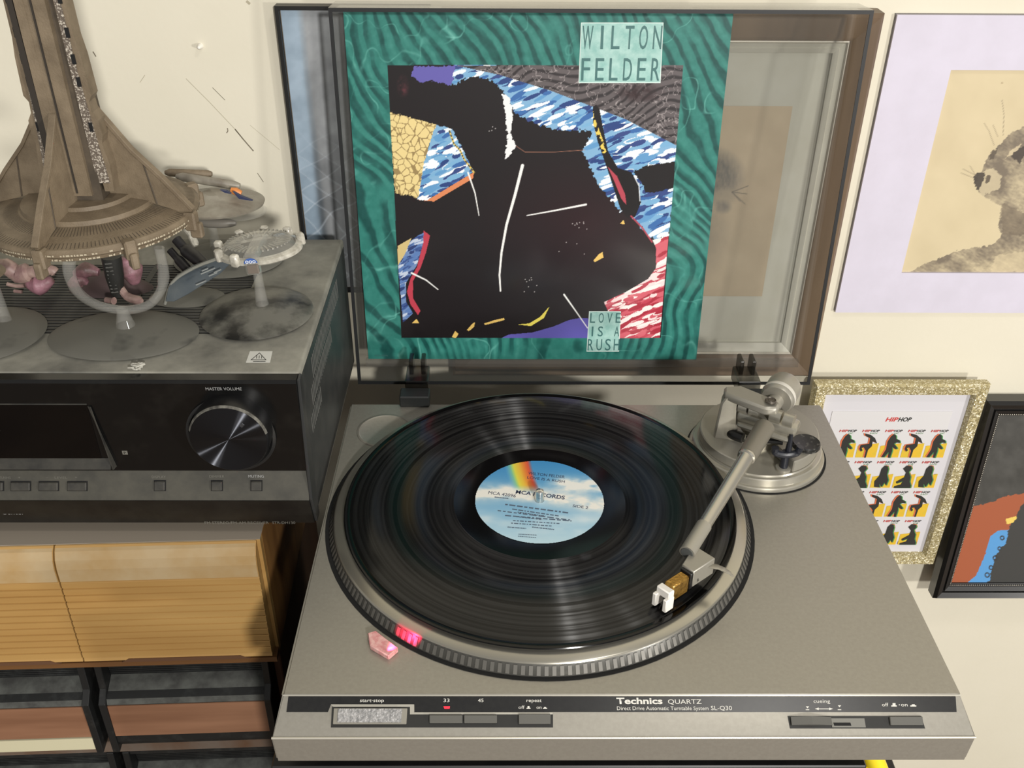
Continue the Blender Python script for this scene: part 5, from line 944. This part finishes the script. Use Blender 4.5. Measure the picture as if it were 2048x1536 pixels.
# blue-grey winged ship behind the cradle
m5 = thing('model_winged_ship', 'dark blue grey swept wing of a model ship between the two front bases', 'model', (-.312, .290, ZT))
Yw = .268
bm = B(); wp = [(330, 604), (336, 575), (348, 556), (380, 537), (420, 522), (466, 514), (462, 526), (440, 548), (412, 566), (378, 588), (348, 604)]
prism(bm, [atY(x, y, Yw+.0004*(y-560)*-1*0.3) for x, y in wp], (0.002, .0035, .0015), .0005); wing = obj('wing', bm, mat('slate', (66, 74, 80), 0.35, c2=(84, 90, 92), scale=40), m5)
bm = B()
for x, y, l in ((402, 548, 28), (418, 552, 16), (392, 570, 20), (404, 542, 12), (428, 545, 14)):
    a_ = atY(x, y, Yw-.008); b_ = atY(x+l, y-l*.42, Yw-.008); sweep(bm, [a_, b_], .0005, 6)
obj('silver_marks', bm, mat('marks_silver', (176, 180, 178), 0.35, 0.4), wing, kind='stuff')
bm = B(); sweep(bm, curve([atY(330, 608, Yw), atY(344, 566, Yw), atY(384, 538, Yw), atY(440, 516, Yw), atY(468, 512, Yw)], 6), .0012, 8); obj('wing_edge', bm, mat('edge_grey', (132, 132, 124), 0.4), wing)
bm = B(); sweep(bm, curve([atY(352, 478, .305), atY(372, 500, .300), atY(400, 522, .290), atY(420, 545, .280)], 5), [.004]*5+[.0055]*5+[.005]*5+[.003], 12); sweep(bm, curve([atY(340, 500, .300), atY(358, 520, .295), atY(384, 548, .285)], 5), [.003]*5+[.004]*5+[.003], 12); obj('dark_hull', bm, mat('charcoal', (30, 29, 30), 0.4), m5)
bm = B(); sweep(bm, curve([atY(372, 458, .315), atY(384, 474, .312), atY(392, 492, .308)], 4), [.0022]*4+[.003]*4+[.002], 8); obj('clear_prong', bm, M_fog, m5)
bm = B(); q_ = atZ(372, 602, ZT); lathe(bm, [(0, ZT+.006), (.020, ZT+.005), (.030, ZT+.0016), (.0295, ZT+.0010), (0, ZT+.0010)], (q_.x, q_.y+.004, 0), 40, None, 1, .6); obj('base', bm, M_base2, m5)
# pink organic ship below the station
m6 = thing('model_pink_ship', 'mottled pink organic looking model ship beneath the station disc', 'model', (-.400, .300, ZT))
M_pk = mat('pink_mottled', (146, 104, 114), 0.5, c2=(98, 76, 72), scale=70, thr=(0.4, 0.65), bump=0.4, bscale=350); M_pk2 = mat('pale_pink', (164, 140, 130), 0.5, c2=(126, 98, 96), scale=80)
Yp = .285
bm = B(); sweep(bm, curve([atY(-30, 528, Yp), atY(10, 532, Yp), atY(36, 548, Yp), atY(60, 544, Yp), atY(100, 540, Yp), atY(112, 546, Yp)], 6), [.005]*6+[.0065]*6+[.0075]*6+[.0048]*6+[.004]*6+[.0025], 12); obj('spar', bm, M_pk2, m6)
for pts_, rs in (([(50, 566), (78, 570), (104, 560)], (.003, .0085, .003)), ([(150, 548), (172, 540), (198, 545)], (.003, .0065, .003)), ([(248, 515), (262, 540), (270, 566)], (.005, .0095, .004)), ([(140, 570), (160, 560), (176, 566)], (.003, .006, .002))):
    bm = B(); c_ = curve([atY(x, y, Yp) for x, y in pts_], 6); nn = len(c_); sweep(bm, c_, [float(np.interp(i/(nn-1), [0, .5, 1], rs)) for i in range(nn)], 14); obj('pod', bm, M_pk, m6, smooth=70)
bm = B(); sweep(bm, curve([atY(14, 568, Yp), atY(34, 572, Yp), atY(60, 570, Yp)], 4), .0016, 8); sweep(bm, curve([atY(28, 582, Yp), atY(44, 584, Yp)], 3), .0014, 8); obj('tendril', bm, M_pk2, m6)
bm = B(); a_ = atY(222, 512, .262); b_ = atY(236, 590, .262); sweep(bm, [a_, (a_+b_)/2, b_], [.0075, .0070, .0045], 14)
pil = obj('ribbed_column', bm, mat('charcoal_metal', (52, 52, 50), 0.35, 0.4), m6)
bm = B()
for k in range(9):
    p_ = a_+(b_-a_)*(.1+k*.095); q_ = p_+Vector((0, -.0072+.0003*k, 0)); sweep(bm, [q_+Vector((-.0026, 0, 0)), q_+Vector((.0026, 0, .0006))], .0006, 6)
obj('silver_ribs', bm, mat('ribs_silver', (150, 150, 146), 0.3, 0.7), pil, kind='stuff')
bm = B(); sweep(bm, curve([atY(240, 575, .262), atY(256, 594, .258), atY(284, 602, .250)], 5), [.003]*5+[.0034]*5+[.0015], 10); sweep(bm, curve([atY(212, 600, .255), atY(228, 602, .252)], 4), [.0022]*4+[.003], 10); obj('foot', bm, M_pk2, m6)
bm = B(); q_ = Vector((-.395, .300, 0)); lathe(bm, [(0, ZT+.016), (.012, ZT+.014), (.030, ZT+.004), (.034, ZT+.001), (0, ZT+.001)], q_, 40, None, 1, .5); obj('base', bm, mat('pink_base', (66, 52, 52), 0.6), m6)
